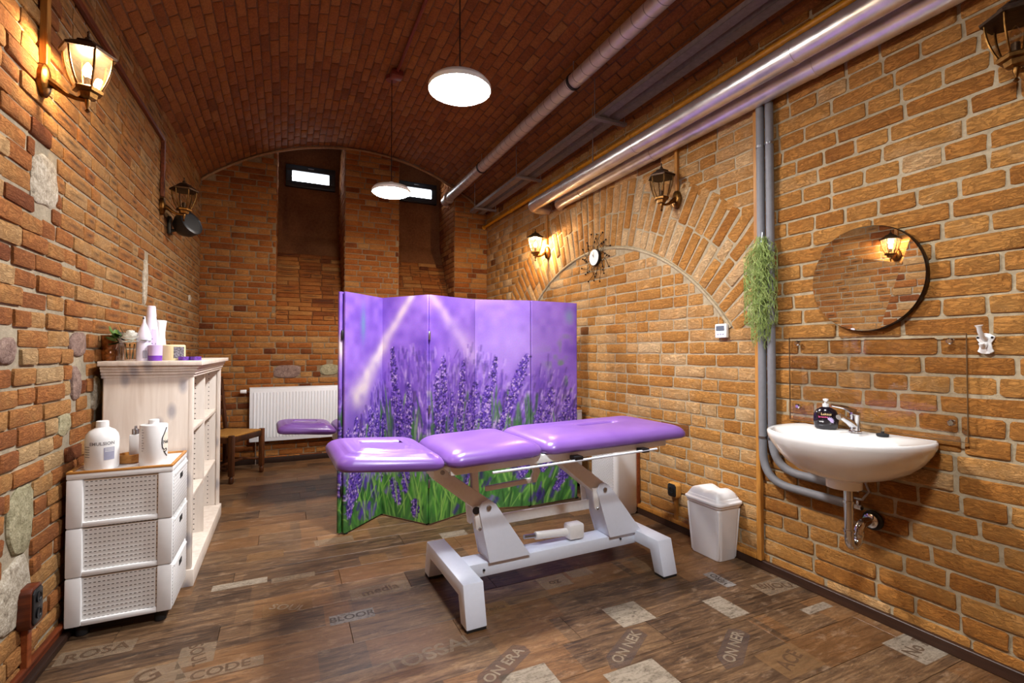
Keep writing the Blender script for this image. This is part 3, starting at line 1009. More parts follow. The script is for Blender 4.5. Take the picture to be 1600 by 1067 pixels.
def patch_mat(name, a, b, op):
    """print worn through in places: the plank shows between"""
    t = NT(name)
    v = t.n('ShaderNodeNewGeometry').outputs['Position']
    n = t.noise(t.mapping(v, (5, 24, 1)), 3, 6, 0.7, 0.8); n2 = t.noise(v, 90, 4, 0.7); n3 = t.noise(v, 14, 4, 0.6)
    f = t.math('ADD', t.math('MULTIPLY', n, 0.7), t.math('MULTIPLY', n2, 0.3))
    x = t.bsdf(t.ramp(f, [(0.3, a), (0.55, b), (0.75, a)]), 0.5, 0, None, 0.35)
    k = t.math('ADD', t.math('ADD', t.math('MULTIPLY', n, 0.8), t.math('MULTIPLY', n3, 0.6)), t.math('MULTIPLY', n2, 0.45))
    w = t.math('MULTIPLY', t.math('MULTIPLY_ADD', k, 1.3, -0.35, clamp=True), op)
    tr = t.n('ShaderNodeBsdfTransparent'); mx = t.n('ShaderNodeMixShader')
    t.l(w, mx.inputs[0]); t.l(tr.outputs[0], mx.inputs[1]); t.l(x.outputs[0], mx.inputs[2]); t.l(mx.outputs[0], t.out.inputs[0])
    return t.done()
M['patch_grey'] = patch_mat('worn_grey_print', srgb(104, 90, 76), srgb(148, 134, 116), 0.95)
M['patch_pale'] = patch_mat('worn_pale_print', srgb(112, 92, 72), srgb(148, 126, 102), 0.6)
M['patch_tan'] = patch_mat('worn_tan_print', srgb(112, 78, 48), srgb(138, 102, 66), 0.6)
M['patch_blue'] = patch_mat('worn_blue_grey_print', srgb(112, 106, 104), srgb(146, 140, 134), 0.8)
M['patch_dusk'] = patch_mat('worn_purplish_print', srgb(70, 56, 52), srgb(92, 78, 74), 0.45)
M['print_dark'] = patch_mat('dark_stencil_ink', srgb(50, 38, 32), srgb(74, 58, 48), 0.65)
M['print_light'] = patch_mat('light_stencil_ink', srgb(140, 118, 94), srgb(168, 148, 124), 0.5)
M['print_brown'] = patch_mat('brown_stencil_ink', srgb(70, 48, 34), srgb(96, 70, 50), 0.65)
def plank_at(x, y):
    for p in planks:
        if p[0] <= x <= p[1] and p[2] <= y <= p[3]: return p[4]
    return planks[0][4]
def floor_print(x, y, w, d, mat, txt=None, tsize=0.08, trot=0.0, tmat='print_dark', skew=0.0):
    p = plank_at(x, y)
    m = MB()
    vs = [(-w / 2, -d / 2, 0), (w / 2 + skew, -d / 2, 0), (w / 2, d / 2, 0), (-w / 2 + skew, d / 2, 0)]
    if mat is not None:
        m.add(vs, [(0, 1, 2, 3)])
        o = m.build('printed_patch', M[mat], p, smooth=False)
        o.location = Vector((x, y, 0.0004)) - p.location
    if txt:
        t = text_mesh(txt, tsize, 0.0)
        t.materials.clear(); t.materials.append(M[tmat])
        o2 = link('stencil_lettering', t, p)
        o2.location = Vector((x, y, 0.0009)) - p.location
        o2.rotation_euler = (0, 0, trot)
floor_print(0.295, 2.415, 0.20, 0.085, 'patch_blue', 'BLOOR', 0.062, 0.0)
floor_print(0.46, 2.62, 0.30, 0.12, 'patch_pale', 'media', 0.08, 0.1, 'print_brown')
floor_print(-0.21, 3.0, 0.26, 0.07, 'patch_grey')
floor_print(0.05, 2.965, 0.22, 0.06, 'patch_pale')
floor_print(-0.32, 2.385, 0.13, 0.15, 'patch_pale', 'SOUL', 0.07, -1.35, 'print_brown')
floor_print(-0.47, 2.30, 0.17, 0.13, 'patch_pale', 'G', 0.12, 0.5, 'print_brown', 0.05)
floor_print(-0.22, 2.235, 0.30, 0.07, 'patch_pale', 'CODE', 0.075, 0.05, 'print_brown')
floor_print(0.56, 1.985, 0.42, 0.14, None, 'TOSSAL', 0.115, 0.12, 'print_light')
floor_print(0.80, 1.79, 0.30, 0.1, None, 'ON ERA', 0.066, 0.55, 'print_light')
floor_print(1.32, 1.68, 0.30, 0.1, None, 'ON NEK', 0.066, 0.55, 'print_light')
floor_print(1.73, 1.49, 0.30, 0.1, None, 'ON NER', 0.066, 0.55, 'print_light')
floor_print(1.49, 1.885, 0.19, 0.17, 'patch_grey')
floor_print(1.955, 1.735, 0.12, 0.18, 'patch_grey')
floor_print(0.93, 2.2, 0.15, 0.10, 'patch_tan', 'Pesca', 0.05, 0.0, 'print_brown')
floor_print(0.49, 3.03, 0.16, 0.12, 'patch_tan')
floor_print(0.85, 1.655, 0.20, 0.16, 'patch_grey')
floor_print(1.24, 1.49, 0.24, 0.17, 'patch_grey')
floor_print(2.16, 1.955, 0.07, 0.17, 'patch_blue', 'VERO', 0.05, 1.4)
floor_print(2.37, 1.775, 0.24, 0.12, 'patch_pale', 'BIJOU', 0.075, -0.35, 'print_brown')
floor_print(2.42, 1.16, 0.20, 0.16, 'patch_grey', 'No 7', 0.08, 0.2, 'print_brown')
floor_print(1.33, 2.315, 0.17, 0.13, 'patch_pale', 'oz', 0.07, 0.0, 'print_brown')
floor_print(1.51, 2.365, 0.14, 0.12, 'patch_pale')
floor_print(2.35, 1.54, 0.18, 0.05, 'patch_grey')
floor_print(1.86, 1.33, 0.22, 0.16, 'patch_tan', 'ACE', 0.08, 0.3, 'print_brown')
floor_print(0.02, 2.63, 0.22, 0.12, 'patch_tan', 'SOUL', 0.07, -0.5, 'print_light')
floor_print(-0.70, 2.58, 0.26, 0.10, 'patch_pale', 'ROSA', 0.085, 0.1, 'print_brown')
floor_print(0.30, 3.42, 0.24, 0.1, 'patch_pale')
floor_print(-0.1, 3.35, 0.2, 0.12, 'patch_tan')
floor_print(0.35, 1.75, 0.3, 0.12, None, 'LUX', 0.13, 0.2, 'print_brown')
floor_print(1.05, 3.2, 0.18, 0.1, 'patch_grey')

for (ax, ay) in ((0.80, 1.79), (1.32, 1.68), (1.73, 1.49)):
    pl_ = plank_at(ax, ay)
    m = MB(); m.add([(-0.18, 0.0, 0), (-0.11, -0.05, 0), (0.13, -0.045, 0), (0.15, 0.0, 0), (0.13, 0.045, 0), (-0.11, 0.05, 0)], [(0, 1, 2, 3, 4, 5)])
    o = m.build('printed_arrow', M['patch_dusk'], pl_, smooth=False); o.location = Vector((ax, ay, 0.0004)) - pl_.location; o.rotation_euler = (0, 0, 0.55)
# ------------------------------------------------------------------ skirtings and wooden conduit strips
def wall_strip(name, fx, sgn, y0, y1, z0, z1, d, mat, label, off=0.0):
    m = MB()
    xs = [fx(y0) + sgn * off, fx(y1) + sgn * off]
    vs = [(xs[0], y0, z0), (xs[1], y1, z0), (xs[1], y1, z1), (xs[0], y0, z1)]
    vs += [(x + sgn * d, y, z) for x, y, z in vs]
    m.add(vs, [(0, 1, 2, 3), (7, 6, 5, 4), (0, 4, 5, 1), (1, 5, 6, 2), (2, 6, 7, 3), (3, 7, 4, 0)])
    return structure(name, m, mat, label, bevel=0.003, seg=1)
bl = wall_strip('baseboard_left', XL, 1, YF, YB, 0, 0.062, 0.022, M['brown_strip'], 'brown wooden skirting along the left wall')
wl2 = MB(); wl2.bar((XL(YF) + 0.024, YF, 0.016), (XL(YB) + 0.024, YB, 0.016), 0.05, 0.03); wl2.build('skirting_foot', M['dark_skirting'], bl, bevel=0.006)
wl3 = MB(); wl3.bar((XL(YF) + 0.02, YF, 0.066), (XL(YB) + 0.02, YB, 0.066), 0.024, 0.014); wl3.build('skirting_lip', M['brown_strip'], bl, bevel=0.004)
br = wall_strip('baseboard_right', XR, -1, YF, YB, 0, 0.05, 0.03, M['dark_skirting'], 'dark brown skirting along the right wall')
wr2 = MB(); wr2.bar((XR(1.97) - 0.022, 1.97, 0.062), (XR(3.03) - 0.022, 3.03, 0.062), 0.026, 0.026); wr2.build('oak_rail', M['oak_strip'], br, bevel=0.003)
wall_strip('baseboard_back', lambda y: YB, 0, 0, 0.01, 0, 0.01, 0.01, M['dark_skirting'], 'hidden strip') if False else None
structure('baseboard_back', MB().box((0.81, YB - 0.018, 0.03), (3.28, 0.02, 0.06)), M['dark_skirting'], 'dark skirting along the back wall', bevel=0.003)

wall_strip('trim_3', XR, -1, 1.937, 1.967, 0.05, 2.66, 0.028, M['oak_strip'], 'tall honey wooden strip beside the grey pipes', 0.010)
wall_strip('trim_4', XR, -1, 3.0, 3.045, 0.05, 0.58, 0.03, M['brown_strip'], 'short wooden conduit behind the treatment table', 0.010)
wall_strip('trim_5', XL, 1, YF, 4.40, 2.815, 2.845, 0.022, M['brown_strip'], 'wooden conduit high along the left wall', 0.012)
wall_strip('trim_6', XL, 1, 2.475, 2.505, 2.37, 2.83, 0.026, M['oak_strip'], 'wooden conduit above the lit left lantern', 0.010)
wall_strip('trim_7', XL, 1, 4.36, 4.39, 2.40, 2.83, 0.026, M['brown_strip'], 'wooden conduit above the unlit left lantern', 0.010)
wall_strip('trim_8', XR, -1, 2.575, 2.60, 2.36, 2.80, 0.022, M['oak_strip'], 'wooden conduit above the middle right lantern', 0.010)
wall_strip('trim_9', XR, -1, 4.41, 4.435, 2.36, 2.80, 0.022, M['oak_strip'], 'wooden conduit above the far right lantern', 0.010)
wall_strip('trim_10', XL, 1, 2.415, 2.445, 0.07, 0.24, 0.024, M['brown_strip'], 'wooden conduit under the left socket', 0.010)
wall_strip('trim_11', XR, -1, 2.60, 2.625, 0.07, 0.24, 0.022, M['oak_strip'], 'wooden conduit under the right socket', 0.010)

# ------------------------------------------------------------------ windows in the niches
def window(name, x0, x1, z0, z1, label):
    y = YB + ND - 0.03
    cx, cz = (x0 + x1) / 2, (z0 + z1) / 2
    root = bpy.data.objects.new(name, None); COL.objects.link(root); root.location = (cx, y, cz)
    tag(root, label, None, None, 'structure')
    w, h = x1 - x0, z1 - z0
    b = 0.075
    m = MB()
    m.box((0, 0, h / 2 - b / 2), (w, 0.05, b)); m.box((0, 0, -h / 2 + b / 2), (w, 0.05, b))
    m.box((-w / 2 + b / 2, 0, 0), (b, 0.05, h - 2 * b)); m.box((w / 2 - b / 2, 0, 0), (b, 0.05, h - 2 * b))
    m.build('window_frame', M['window_frame'], root, bevel=0.004)
    g = MB().box((0, 0.012, 0), (w - 2 * b + 0.01, 0.006, h - 2 * b + 0.01)).build('pane', M['daylight'], root, smooth=False)
    hd = MB().box((0, -0.03, h / 2 - b * 0.45), (0.07, 0.012, 0.012)).build('window_handle', M['steel'], root, bevel=0.003)
    return root
window('window_1', -0.015, 0.575, 3.335, 3.615, 'small dark framed basement window above the left niche')
window('window_2', 1.355, 1.945, 3.335, 3.615, 'small dark framed basement window partly behind the far pendant')

# ------------------------------------------------------------------ pendant lamps
def pendant(x, y, zl, label, glow):
    t = thing('pendant_lamp', label, 'pendant lamp', (x, y, zl), 0, 'round white pendant lamps in a row under the vault')
    zc = vault_z(x) - zl - 0.012
    MB().lathe([(0.05, zc - 0.03), (0.055, zc - 0.005), (0.055, zc)], 20).build('ceiling_rose', M['copper_box'], t)
    MB().tube([(0, 0, 0.06), (0, 0, zc - 0.03)], 0.0035, 6).build('cable', M['black_plastic'], t)
    MB().lathe([(0.160, -0.008), (0.166, -0.010), (0.168, 0.012), (0.15, 0.035), (0.10, 0.052), (0.035, 0.062), (0.02, 0.085), (0.006, 0.09)], 32).build('shade', M['white_plastic'], t)
    MB().lathe([(0.02, -0.038), (0.06, -0.036), (0.11, -0.030), (0.142, -0.021), (0.158, -0.008), (0.158, -0.004)], 40).build('diffuser', M[glow], t)
    return t
pendant(0.84, 4.34, 2.66, 'glowing round pendant lamp farther away, beside the small right window', 'pendant_far')
pendant(0.84, 2.47, 2.66, 'glowing round pendant lamp hanging above the treatment table', 'pendant_mid')
pendant(0.84, 0.60, 2.66, 'round pendant lamp just above the foreground floor, out of the top of the picture', 'pendant_near')
# ceiling conduit and junction box
m = MB().tube([(0.86, YF, vault_z(0.86) - 0.03), (0.86, 4.28, vault_z(0.86) - 0.03)], 0.014, 8)
solo('ceiling_conduit', m, M['copper_box'], 'thin red brown conduit along the crown of the vault', 'conduit')
m = MB().box((0, 0, 0), (0.10, 0.10, 0.05))
solo('junction_box', m, M['copper_box'], 'small red brown junction box on the vault above the far pendant', 'junction box', (0.86, 4.23, vault_z(0.86) - 0.045), 0, None, bevel=0.008)

# ------------------------------------------------------------------ wall lanterns
def lantern(loc, rotz, lit, label, watts=SCONCE_W):
    t = thing('wall_lantern', label, 'wall lamp', loc, rotz, 'bronze wall lanterns')
    m = MB()
    ring = lambda w, h, y: [(w * math.cos(a) * (1 - 0.12 * abs(math.sin(a))), y, h * math.sin(a)) for a in [2 * math.pi * k / 20 for k in range(20)]]
    m.loft([ring(0.042, 0.066, 0.0), ring(0.042, 0.066, 0.016), ring(0.034, 0.055, 0.024), ring(0.018, 0.03, 0.03)])
    m.build('wall_plate', M['brass'], t)
    m = MB().tube([(0, 0.02, 0.0), (0, 0.045, -0.012), (0, 0.08, -0.038), (0, 0.11, -0.048), (0, 0.145, -0.05)], [0.022, 0.015, 0.010, 0.008, 0.008], 10)
    m.build('arm', M['brass'], t)
    LY = 0.145
    T = Matrix.Translation((0, LY, 0)) @ Matrix.Rotation(math.radians(30), 4, 'Z')
    MB().lathe([(0.004, -0.098), (0.009, -0.092), (0.004, -0.083), (0.007, -0.070), (0.010, -0.06), (0.010, -0.045), (0.005, -0.04)], 10, Matrix.Translation((0, LY, 0))).build('lower_finial', M['brass'], t)
    MB().lathe([(0.012, -0.046), (0.03, -0.04), (0.034, -0.022), (0.05, -0.018), (0.052, -0.006), (0.046, 0.0)], 6, T).build('lantern_base', M['brass'], t, angle=20)
    def rr(z):
        q = z / 0.135
        return 0.046 + 0.034 * math.sin(q * math.pi / 2) ** 0.9
    zs = [0.135 * i / 6 for i in range(7)]
    pr = MB()
    for k in range(6):
        a = math.radians(30 + 60 * k)
        rib = MB().tube([(rr(z) * math.cos(a), LY + rr(z) * math.sin(a), z) for z in zs], 0.0042, 6)
        rib.build('rib', M['brass'], t)
        a2 = math.radians(30 + 60 * (k + 1))
        g = MB()
        vs = []
        for z in zs:
            r = rr(z) - 0.002
            vs += [(r * math.cos(a), LY + r * math.sin(a), z), (r * math.cos(a2), LY + r * math.sin(a2), z)]
        g.add(vs, [(2 * i, 2 * i + 1, 2 * i + 3, 2 * i + 2) for i in range(6)])
        g.build('pane', M['lantern_glass' if lit else 'lantern_clear'], t)
    MB().lathe([(0.094, 0.132), (0.096, 0.142), (0.086, 0.148), (0.072, 0.158), (0.048, 0.172), (0.046, 0.180), (0.022, 0.192), (0.010, 0.198)], 6, T).build('roof', M['dark_bronze'], t, angle=20)
    MB().lathe([(0.010, 0.196), (0.012, 0.203), (0.005, 0.21), (0.004, 0.225), (0.006, 0.229), (0.002, 0.235)], 10, Matrix.Translation((0, LY, 0))).build('upper_finial', M['dark_bronze'], t)
    MB().lathe([(0.013, 0.0), (0.013, 0.042), (0.009, 0.044)], 12, Matrix.Translation((0, LY, 0))).build('lamp_holder', M['dark_bronze'], t)
    b = MB().lathe([(0.006, 0.043), (0.015, 0.055), (0.018, 0.07), (0.012, 0.09), (0.003, 0.105)], 14, Matrix.Translation((0, LY, 0)))
    b.build('bulb', M['bulb_lit' if lit else 'lantern_clear'], t)
    if lit:
        ld = bpy.data.lights.new('lantern_light', 'POINT'); ld.energy = watts; ld.color = (1.0, 0.74, 0.45); ld.shadow_soft_size = 0.02
        lo = bpy.data.objects.new('lantern_light', ld); COL.objects.link(lo); lo.parent = t; lo.location = (0, LY, 0.112)
    return t
RL, RR_ = -math.pi / 2, math.pi / 2
lantern((XL(2.49) + 0.012, 2.49, 2.31), RL, True, 'lit bronze lantern on the left wall near the camera')
lantern((XL(4.38) + 0.012, 4.38, 2.33), RL, False, 'unlit bronze lantern on the left wall beside a black loudspeaker')
lantern((XR(4.42) - 0.012, 4.42, 2.27), RR_, True, 'lit bronze lantern on the right wall left of the clock', 60.0)
lantern((XR(2.59) - 0.012, 2.59, 2.31), RR_, False, 'unlit bronze lantern on the right wall over the brick arch')
lantern((XR(0.80) - 0.012, 0.80, 2.31), RR_, False, 'unlit bronze lantern cut off by the right picture edge')
# black loudspeaker beside the far left lantern
t = thing('loudspeaker', 'round black loudspeaker on a bracket behind the unlit left lantern', 'loudspeaker', (XL(4.62) + 0.012, 4.62, 2.24))
MB().box((0.012, 0, 0), (0.024, 0.07, 0.14)).build('bracket_plate', M['black_plastic'], t, bevel=0.004)
MB().tube([(0.02, 0, -0.04), (0.09, -0.01, -0.02)], 0.012, 8).build('bracket_arm', M['black_plastic'], t)
Mx = Matrix.Translation((0.12, -0.02, 0.01)) @ Euler((math.radians(70), 0, math.radians(55))).to_matrix().to_4x4()
MB().lathe([(0.035, -0.07), (0.07, -0.055), (0.095, -0.01), (0.10, 0.045), (0.098, 0.06), (0.09, 0.064)], 28, Mx).build('housing', M['black_plastic'], t)
MB().lathe([(0.088, 0.062), (0.05, 0.068), (0.01, 0.07)], 28, Mx).build('grille', M['black_rubber'], t)

# ------------------------------------------------------------------ pipes under the vault
def elbow(p0, p1, c0, r, k=8):
    """straight from p0 towards c0 then to p1 with a rounded corner"""
    p0, p1, c0 = Vector(p0), Vector(p1), Vector(c0)
    a = c0 + (p0 - c0).normalized() * r; b = c0 + (p1 - c0).normalized() * r
    pts = [p0]
    for i in range(k + 1):
        t = i / k
        pts.append(a * (1 - t) ** 2 + c0 * 2 * t * (1 - t) + b * t ** 2)
    pts.append(p1)
    return pts
def foil_pipe(x, z, r, yend, label):
    t = thing('foil_pipe', label, 'pipe', (x, 0, z), 0, 'foil lagged pipes')
    MB().tube(elbow((0, YF, 0), (XR(yend) - x + 0.02, yend, 0), (0, yend, 0), 0.12), r, 20).build('lagging', M['foil'], t)
    for yy in (0.35, 1.55, 2.75, 3.7):
        MB().tube([(0, yy, 0), (0, yy + 0.035, 0)], r + 0.0025, 20).build('foil_band', M['foil'], t)
    for yy in ((1.0, 3.3) if x < 2.3 else ()):
        MB().tube([(0, yy, r), (0, yy, vault_z(x) - z + 0.02)], 0.004, 6).build('hanger_rod', M['rail'], t)
    return t
foil_pipe(2.425, 2.697, 0.055, 4.17, 'silver foil lagged pipe closest to the right wall')
foil_pipe(2.265, 2.722, 0.058, 4.42, 'larger silver foil lagged pipe on the room side of the pair')
t = thing('gas_pipe', 'amber yellow pipe running above the foil pipes to the back wall', 'pipe', (2.42, 0, 2.915))
MB().tube([(0, YF, 0), (0, YB - 0.005, 0)], 0.02, 12).build('pipe_run', M['yellow_pipe'], t)
for yy in (3.0, 3.75, 5.2): MB().tube([(0, yy, 0), (0, yy + 0.04, 0)], 0.025, 12).build('coupling', M['yellow_pipe'], t)
MB().lathe([(0.028, 0), (0.028, 0.02)], 12, Matrix.Translation((0, YB - 0.02, 0)) @ Matrix.Rotation(-math.pi / 2, 4, 'X')).build('end_collar', M['yellow_pipe'], t)
for i, (x, lb) in enumerate(((2.20, 'inner dull grey cable channel under the vault'), (2.315, 'outer dull grey cable channel next to the yellow pipe'))):
    m = MB()
    for (dx, w, dz, h) in ((0, 0.07, 0, 0.004), (-0.033, 0.004, 0.016, 0.034), (0.033, 0.004, 0.016, 0.034)):
        m.box((dx, (YF + 5.95) / 2, dz), (w, 5.95 - YF, h))
    solo('cable_channel', m, M['rail'], lb, 'cable channel', (x, 0, 3.05), 0, 'cable channels', smooth=False)
for yy, lb in ((1.5, 'steel hanger bracket of the cable channels nearest the camera'), (3.06, 'steel hanger bracket of the cable channels above the foil pipes'), (4.45, 'middle steel hanger bracket of the cable channels'), (5.65, 'steel hanger bracket of the cable channels near the back wall')):
    t = thing('channel_bracket', lb, 'bracket', (2.26, yy, 3.035), 0, 'channel brackets')
    MB().box((0, 0, -0.012), (0.30, 0.04, 0.022)).build('cross_bar', M['rail'], t, bevel=0.002)
    for dx in (-0.14, 0.14):
        MB().tube([(dx, 0, -0.02), (dx, 0, vault_z(2.26 + dx) - 3.03)], 0.004, 6).build('threaded_rod', M['rail'], t)
t = thing('ventilation_duct', 'slim grey spiral duct running under the vault to the right niche', 'duct', (1.95, 0, 3.275))
MB().tube([(0, YF, 0), (0, YB + 0.25, 0)], 0.055, 20).build('duct_run', M['duct'], t)
for yy in (1.2, 3.09, 4.98):
    MB().lathe([(0.057, -0.012), (0.062, -0.012), (0.062, 0.012), (0.057, 0.012)], 24, Matrix.Translation((0, yy, 0)) @ Matrix.Rotation(math.pi / 2, 4, 'X'), caps=False).build('clamp_ring', M['black_rubber'], t)
    MB().tube([(0, yy, 0.06), (0, yy, vault_z(1.95) - 3.275)], 0.004, 6).build('hanger_rod', M['rail'], t)
MB().lathe([(0.062, 0), (0.075, 0.02), (0.075, 0.05), (0.06, 0.06)], 24, Matrix.Translation((0, YB + 0.02, 0)) @ Matrix.Rotation(-math.pi / 2, 4, 'X')).build('end_sleeve', M['duct'], t)

# ------------------------------------------------------------------ treatment table
def cushion(name, x0, x1, h0, h1, zl, zr, root, slot=None, wrinkle=0.0, th=0.078):
    L = x1 - x0; cx = (x0 + x1) / 2
    W = 1.0
    prof = [(0.016, 0.0), (0.003, 0.008), (0.0, 0.02), (0.002, 0.032), (0.010, 0.046), (0.022, 0.057), (0.030, 0.0615), (0.038, 0.0652), (0.047, 0.0684), (0.056, 0.071), (0.066, 0.073), (0.078, 0.075), (0.092, 0.0765), (0.11, 0.0775), (0.13, 0.078)]
    n = 7
    rings = []
    hm = (h0 + h1) / 2
    def fix(p, ins):
        f = (p[0] + L / 2) / L
        hy = h0 + (h1 - h0) * f
        y = p[1] * hy / hm
        z = p[2] * th / 0.078
        if wrinkle and ins > 0.012 and y < 0:
            wx = max(0.0, 1 - (abs(p[0]) / (L * 0.46)) ** 4); wy = min(1.0, max(0.0, (-y - 0.06) / 0.08))
            z += wrinkle * math.sin((ins + 0.01 * math.sin(p[0] * 9)) * 2 * math.pi / 0.045) * wx * wy
        return (cx + p[0], y, z + zl + (zr - zl) * f)
    for ins, z in prof:
        rings.append([fix(p, ins) for p in rrect(L - 2 * ins, 2 * (hm - ins), max(0.03, 0.06 - ins * 0.2), z, n)])
    if slot:
        sx, sy, sl, sw = slot
        for (gr, z) in ((0.026, 0.0785), (0.012, 0.0765), (0.003, 0.068), (-0.003, 0.052), (-0.006, 0.03)):
            rings.append([fix(p, 0) for p in rrect(sl + 2 * gr, sw + 2 * gr, (sw + 2 * gr) / 2 - 0.001, z, n, sx - cx, sy)])
    m = MB().loft(rings)
    return m.build(name, M['vinyl'], root, angle=80)

def screw(root, p, r=0.012, mat='steel', d=0.008):
    MB().lathe([(r, 0), (r, d * 0.7), (r * 0.7, d)], 12, Matrix.Translation(p) @ Matrix.Rotation(math.pi / 2, 4, 'X')).build('bolt', M[mat], root)

def treatment_table(loc, rz, label, dz=0.0, low=False):
    t = thing('treatment_table', label, 'massage table', loc, rz, 'purple treatment tables')
    c1 = cushion('headrest_cushion', -0.965, -0.505, 0.262, 0.285, 0.752 + dz, 0.722 + dz, t, (-0.72, 0.05, 0.22, 0.045), 0.0085)
    cushion('middle_cushion', -0.495, -0.008, 0.285, 0.285, 0.722 + dz, 0.738 + dz, t)
    cushion('leg_cushion', 0.002, 0.945, 0.285, 0.285, 0.738 + dz, 0.752 + dz, t, (0.52, 0.03, 0.27, 0.045))
    # upper frame
    up = MB()
    for y in (-0.235, 0.235):
        up.bar((-0.48, y, 0.708 + dz), (0.80, y, 0.735 + dz), 0.02, 0.04)
    up.box((-0.45, 0, 0.705 + dz), (0.03, 0.46, 0.035)); up.box((0.78, 0, 0.73 + dz), (0.03, 0.46, 0.035)); up.box((0.15, 0, 0.718 + dz), (0.03, 0.46, 0.03))
    up.build('upper_frame', M['cream_metal'], t, bevel=0.003)
    MB().bar((-0.92, 0.0, 0.742 + dz), (-0.46, 0.0, 0.714 + dz), 0.34, 0.012).build('headrest_plate', M['cream_metal'], t, bevel=0.003)
    MB().tube([(-0.3, -0.30, 0.695 + dz), (0.0, -0.30, 0.70 + dz), (0.68, -0.30, 0.716 + dz)], 0.006, 10).build('side_rail', M['white_frame'], t)
    for x in (0.17, 0.60):
        MB().box((x, -0.28, 0.714 + dz), (0.05, 0.05, 0.022)).build('rail_clamp', M['black_plastic'], t, bevel=0.003)
    # base beam
    MB().prism([(-0.37, 0.115), (0.74, 0.115), (0.74, 0.185), (-0.37, 0.185)], -0.06, 0.06).build('base_beam', M['white_frame'], t, bevel=0.006)
    for k, x in enumerate((-0.375, 0.775)):
        poly = [(-0.30, 0.0 + 0.012), (-0.225, 0.012), (-0.19, 0.125), (0.24, 0.125), (0.275, 0.012), (0.35, 0.012), (0.31, 0.195), (-0.255, 0.195)]
        m = MB(); vs = []
        n = len(poly)
        for dx in (-0.05, 0.05): vs += [(x + dx, py, pz) for py, pz in poly]
        fs = [(0, 1, 2, 7), (7, 2, 3, 6), (6, 3, 4, 5)]
        fs += [tuple(n + i for i in reversed(f)) for f in fs]
        for i in range(n): fs.append((i, n + i, n + (i + 1) % n, (i + 1) % n))
        m.add(vs, fs)
        ft = m.build('cross_foot', M['white_frame'], t, bevel=0.005)
        for y in (-0.262, 0.312):
            MB().box((x, y, 0.007), (0.094, 0.072, 0.014)).build('rubber_pad', M['black_rubber'], ft, bevel=0.002)
    screw(t, (-0.24, -0.061, 0.15), 0.006, 'black_plastic'); screw(t, (0.62, -0.061, 0.16), 0.006, 'black_plastic')
    # columns
    lift = 0.0
    for k, (bx, tx, name) in enumerate(((-0.215, -0.265, 'a'), (0.535, 0.455, 'b'))):
        dxk = 0.0
        m = MB()
        pol = [(bx, 0.183), (bx + 0.235, 0.183), (tx + 0.085, 0.475), (tx + 0.045, 0.50), (tx + 0.01, 0.495), (tx - 0.008, 0.46)]
        for (ya, yb) in ((-0.075, -0.068), (0.068, 0.075)): m.prism(pol, ya, yb)
        m.prism([(bx + 0.006, 0.183), (bx + 0.014, 0.183), (tx + 0.006, 0.45), (tx - 0.004, 0.45)], -0.068, 0.068)
        m.build('column', M['white_frame'], t, bevel=0.0015, seg=1)
        screw(t, (tx + 0.045, -0.076, 0.462), 0.013)
        # swing arm up to the frame
        ax = tx - 0.20
        arm = MB(); arm.bar((ax, 0, 0.635 + dz), (tx + 0.05, 0, 0.455), 0.10, 0.062, (0, 1, 0))
        arm = MB().prism([(ax - 0.03, 0.625 + dz), (ax - 0.005, 0.66 + dz), (ax + 0.035, 0.66 + dz), (tx + 0.085, 0.475), (tx + 0.03, 0.43), (tx - 0.02, 0.455)], -0.052, 0.052)
        arm.build('swing_arm', M['cream_metal'], t, bevel=0.004)
        MB().box((ax + 0.0, 0, 0.665 + dz), (0.075, 0.13, 0.06)).build('arm_bracket', M['cream_metal'], t, bevel=0.004)
        screw(t, (ax + 0.005, -0.066, 0.662 + dz), 0.011)
        for (ya, yb) in ((-0.066, -0.056), (0.056, 0.066)):
            MB().prism([(tx - 0.03, 0.475), (tx + 0.012, 0.475), (tx + 0.015, 0.36), (tx - 0.0, 0.345), (tx - 0.018, 0.36)], ya, yb).build('link_plate', M['cream_metal'], t, bevel=0.002)
        screw(t, (tx, -0.067, 0.36), 0.008)
    MB().lathe([(0.019, 0), (0.019, 0.006), (0.012, 0.009)], 16, Matrix.Translation((-0.285, -0.067, 0.455)) @ Matrix.Rotation(math.pi / 2, 4, 'X')).build('pivot_cap', M['black_plastic'], t)
    MB().bar((-0.26, 0.02, 0.36), (0.455, 0.02, 0.36), 0.012, 0.055).build('connecting_bar', M['cream_metal'], t, bevel=0.002)
    MB().bar((-0.275, -0.03, 0.50), (-0.285, -0.03, 0.70 + dz), 0.035, 0.035).build('headrest_post', M['cream_metal'], t, bevel=0.003)
    MB().bar((-0.22, -0.03, 0.545 + dz * 0.5), (0.06, -0.03, 0.558 + dz * 0.5), 0.02, 0.026).build('gas_spring', M['cream_metal'], t, bevel=0.004)
    MB().prism([(0.03, 0.545 + dz), (0.075, 0.545 + dz), (0.10, 0.60 + dz), (0.06, 0.70 + dz), (0.02, 0.70 + dz), (0.06, 0.60 + dz)], -0.04, -0.02).build('spring_lug', M['cream_metal'], t, bevel=0.002)
    mo = MB(); mo.tube([(0.09, 0.0, 0.245), (0.30, 0.0, 0.232)], 0.021, 14)
    mt = mo.build('actuator', M['cream_metal'], t)
    MB().box((0.34, 0.0, 0.235), (0.10, 0.075, 0.085)).build('motor_housing', M['cream_metal'], mt, bevel=0.015)
    MB().tube([(0.02, 0, 0.25), (0.1, 0, 0.245)], 0.012, 10).build('piston', M['steel'], mt)
    return t
treatment_table((1.15, 2.36, 0), math.radians(1.5), 'purple three-part treatment table with white steel base in front of the lavender screen')
treatment_table((0.90, 4.72, 0), math.radians(2.0), 'second purple treatment table mostly hidden behind the lavender screen', -0.19)

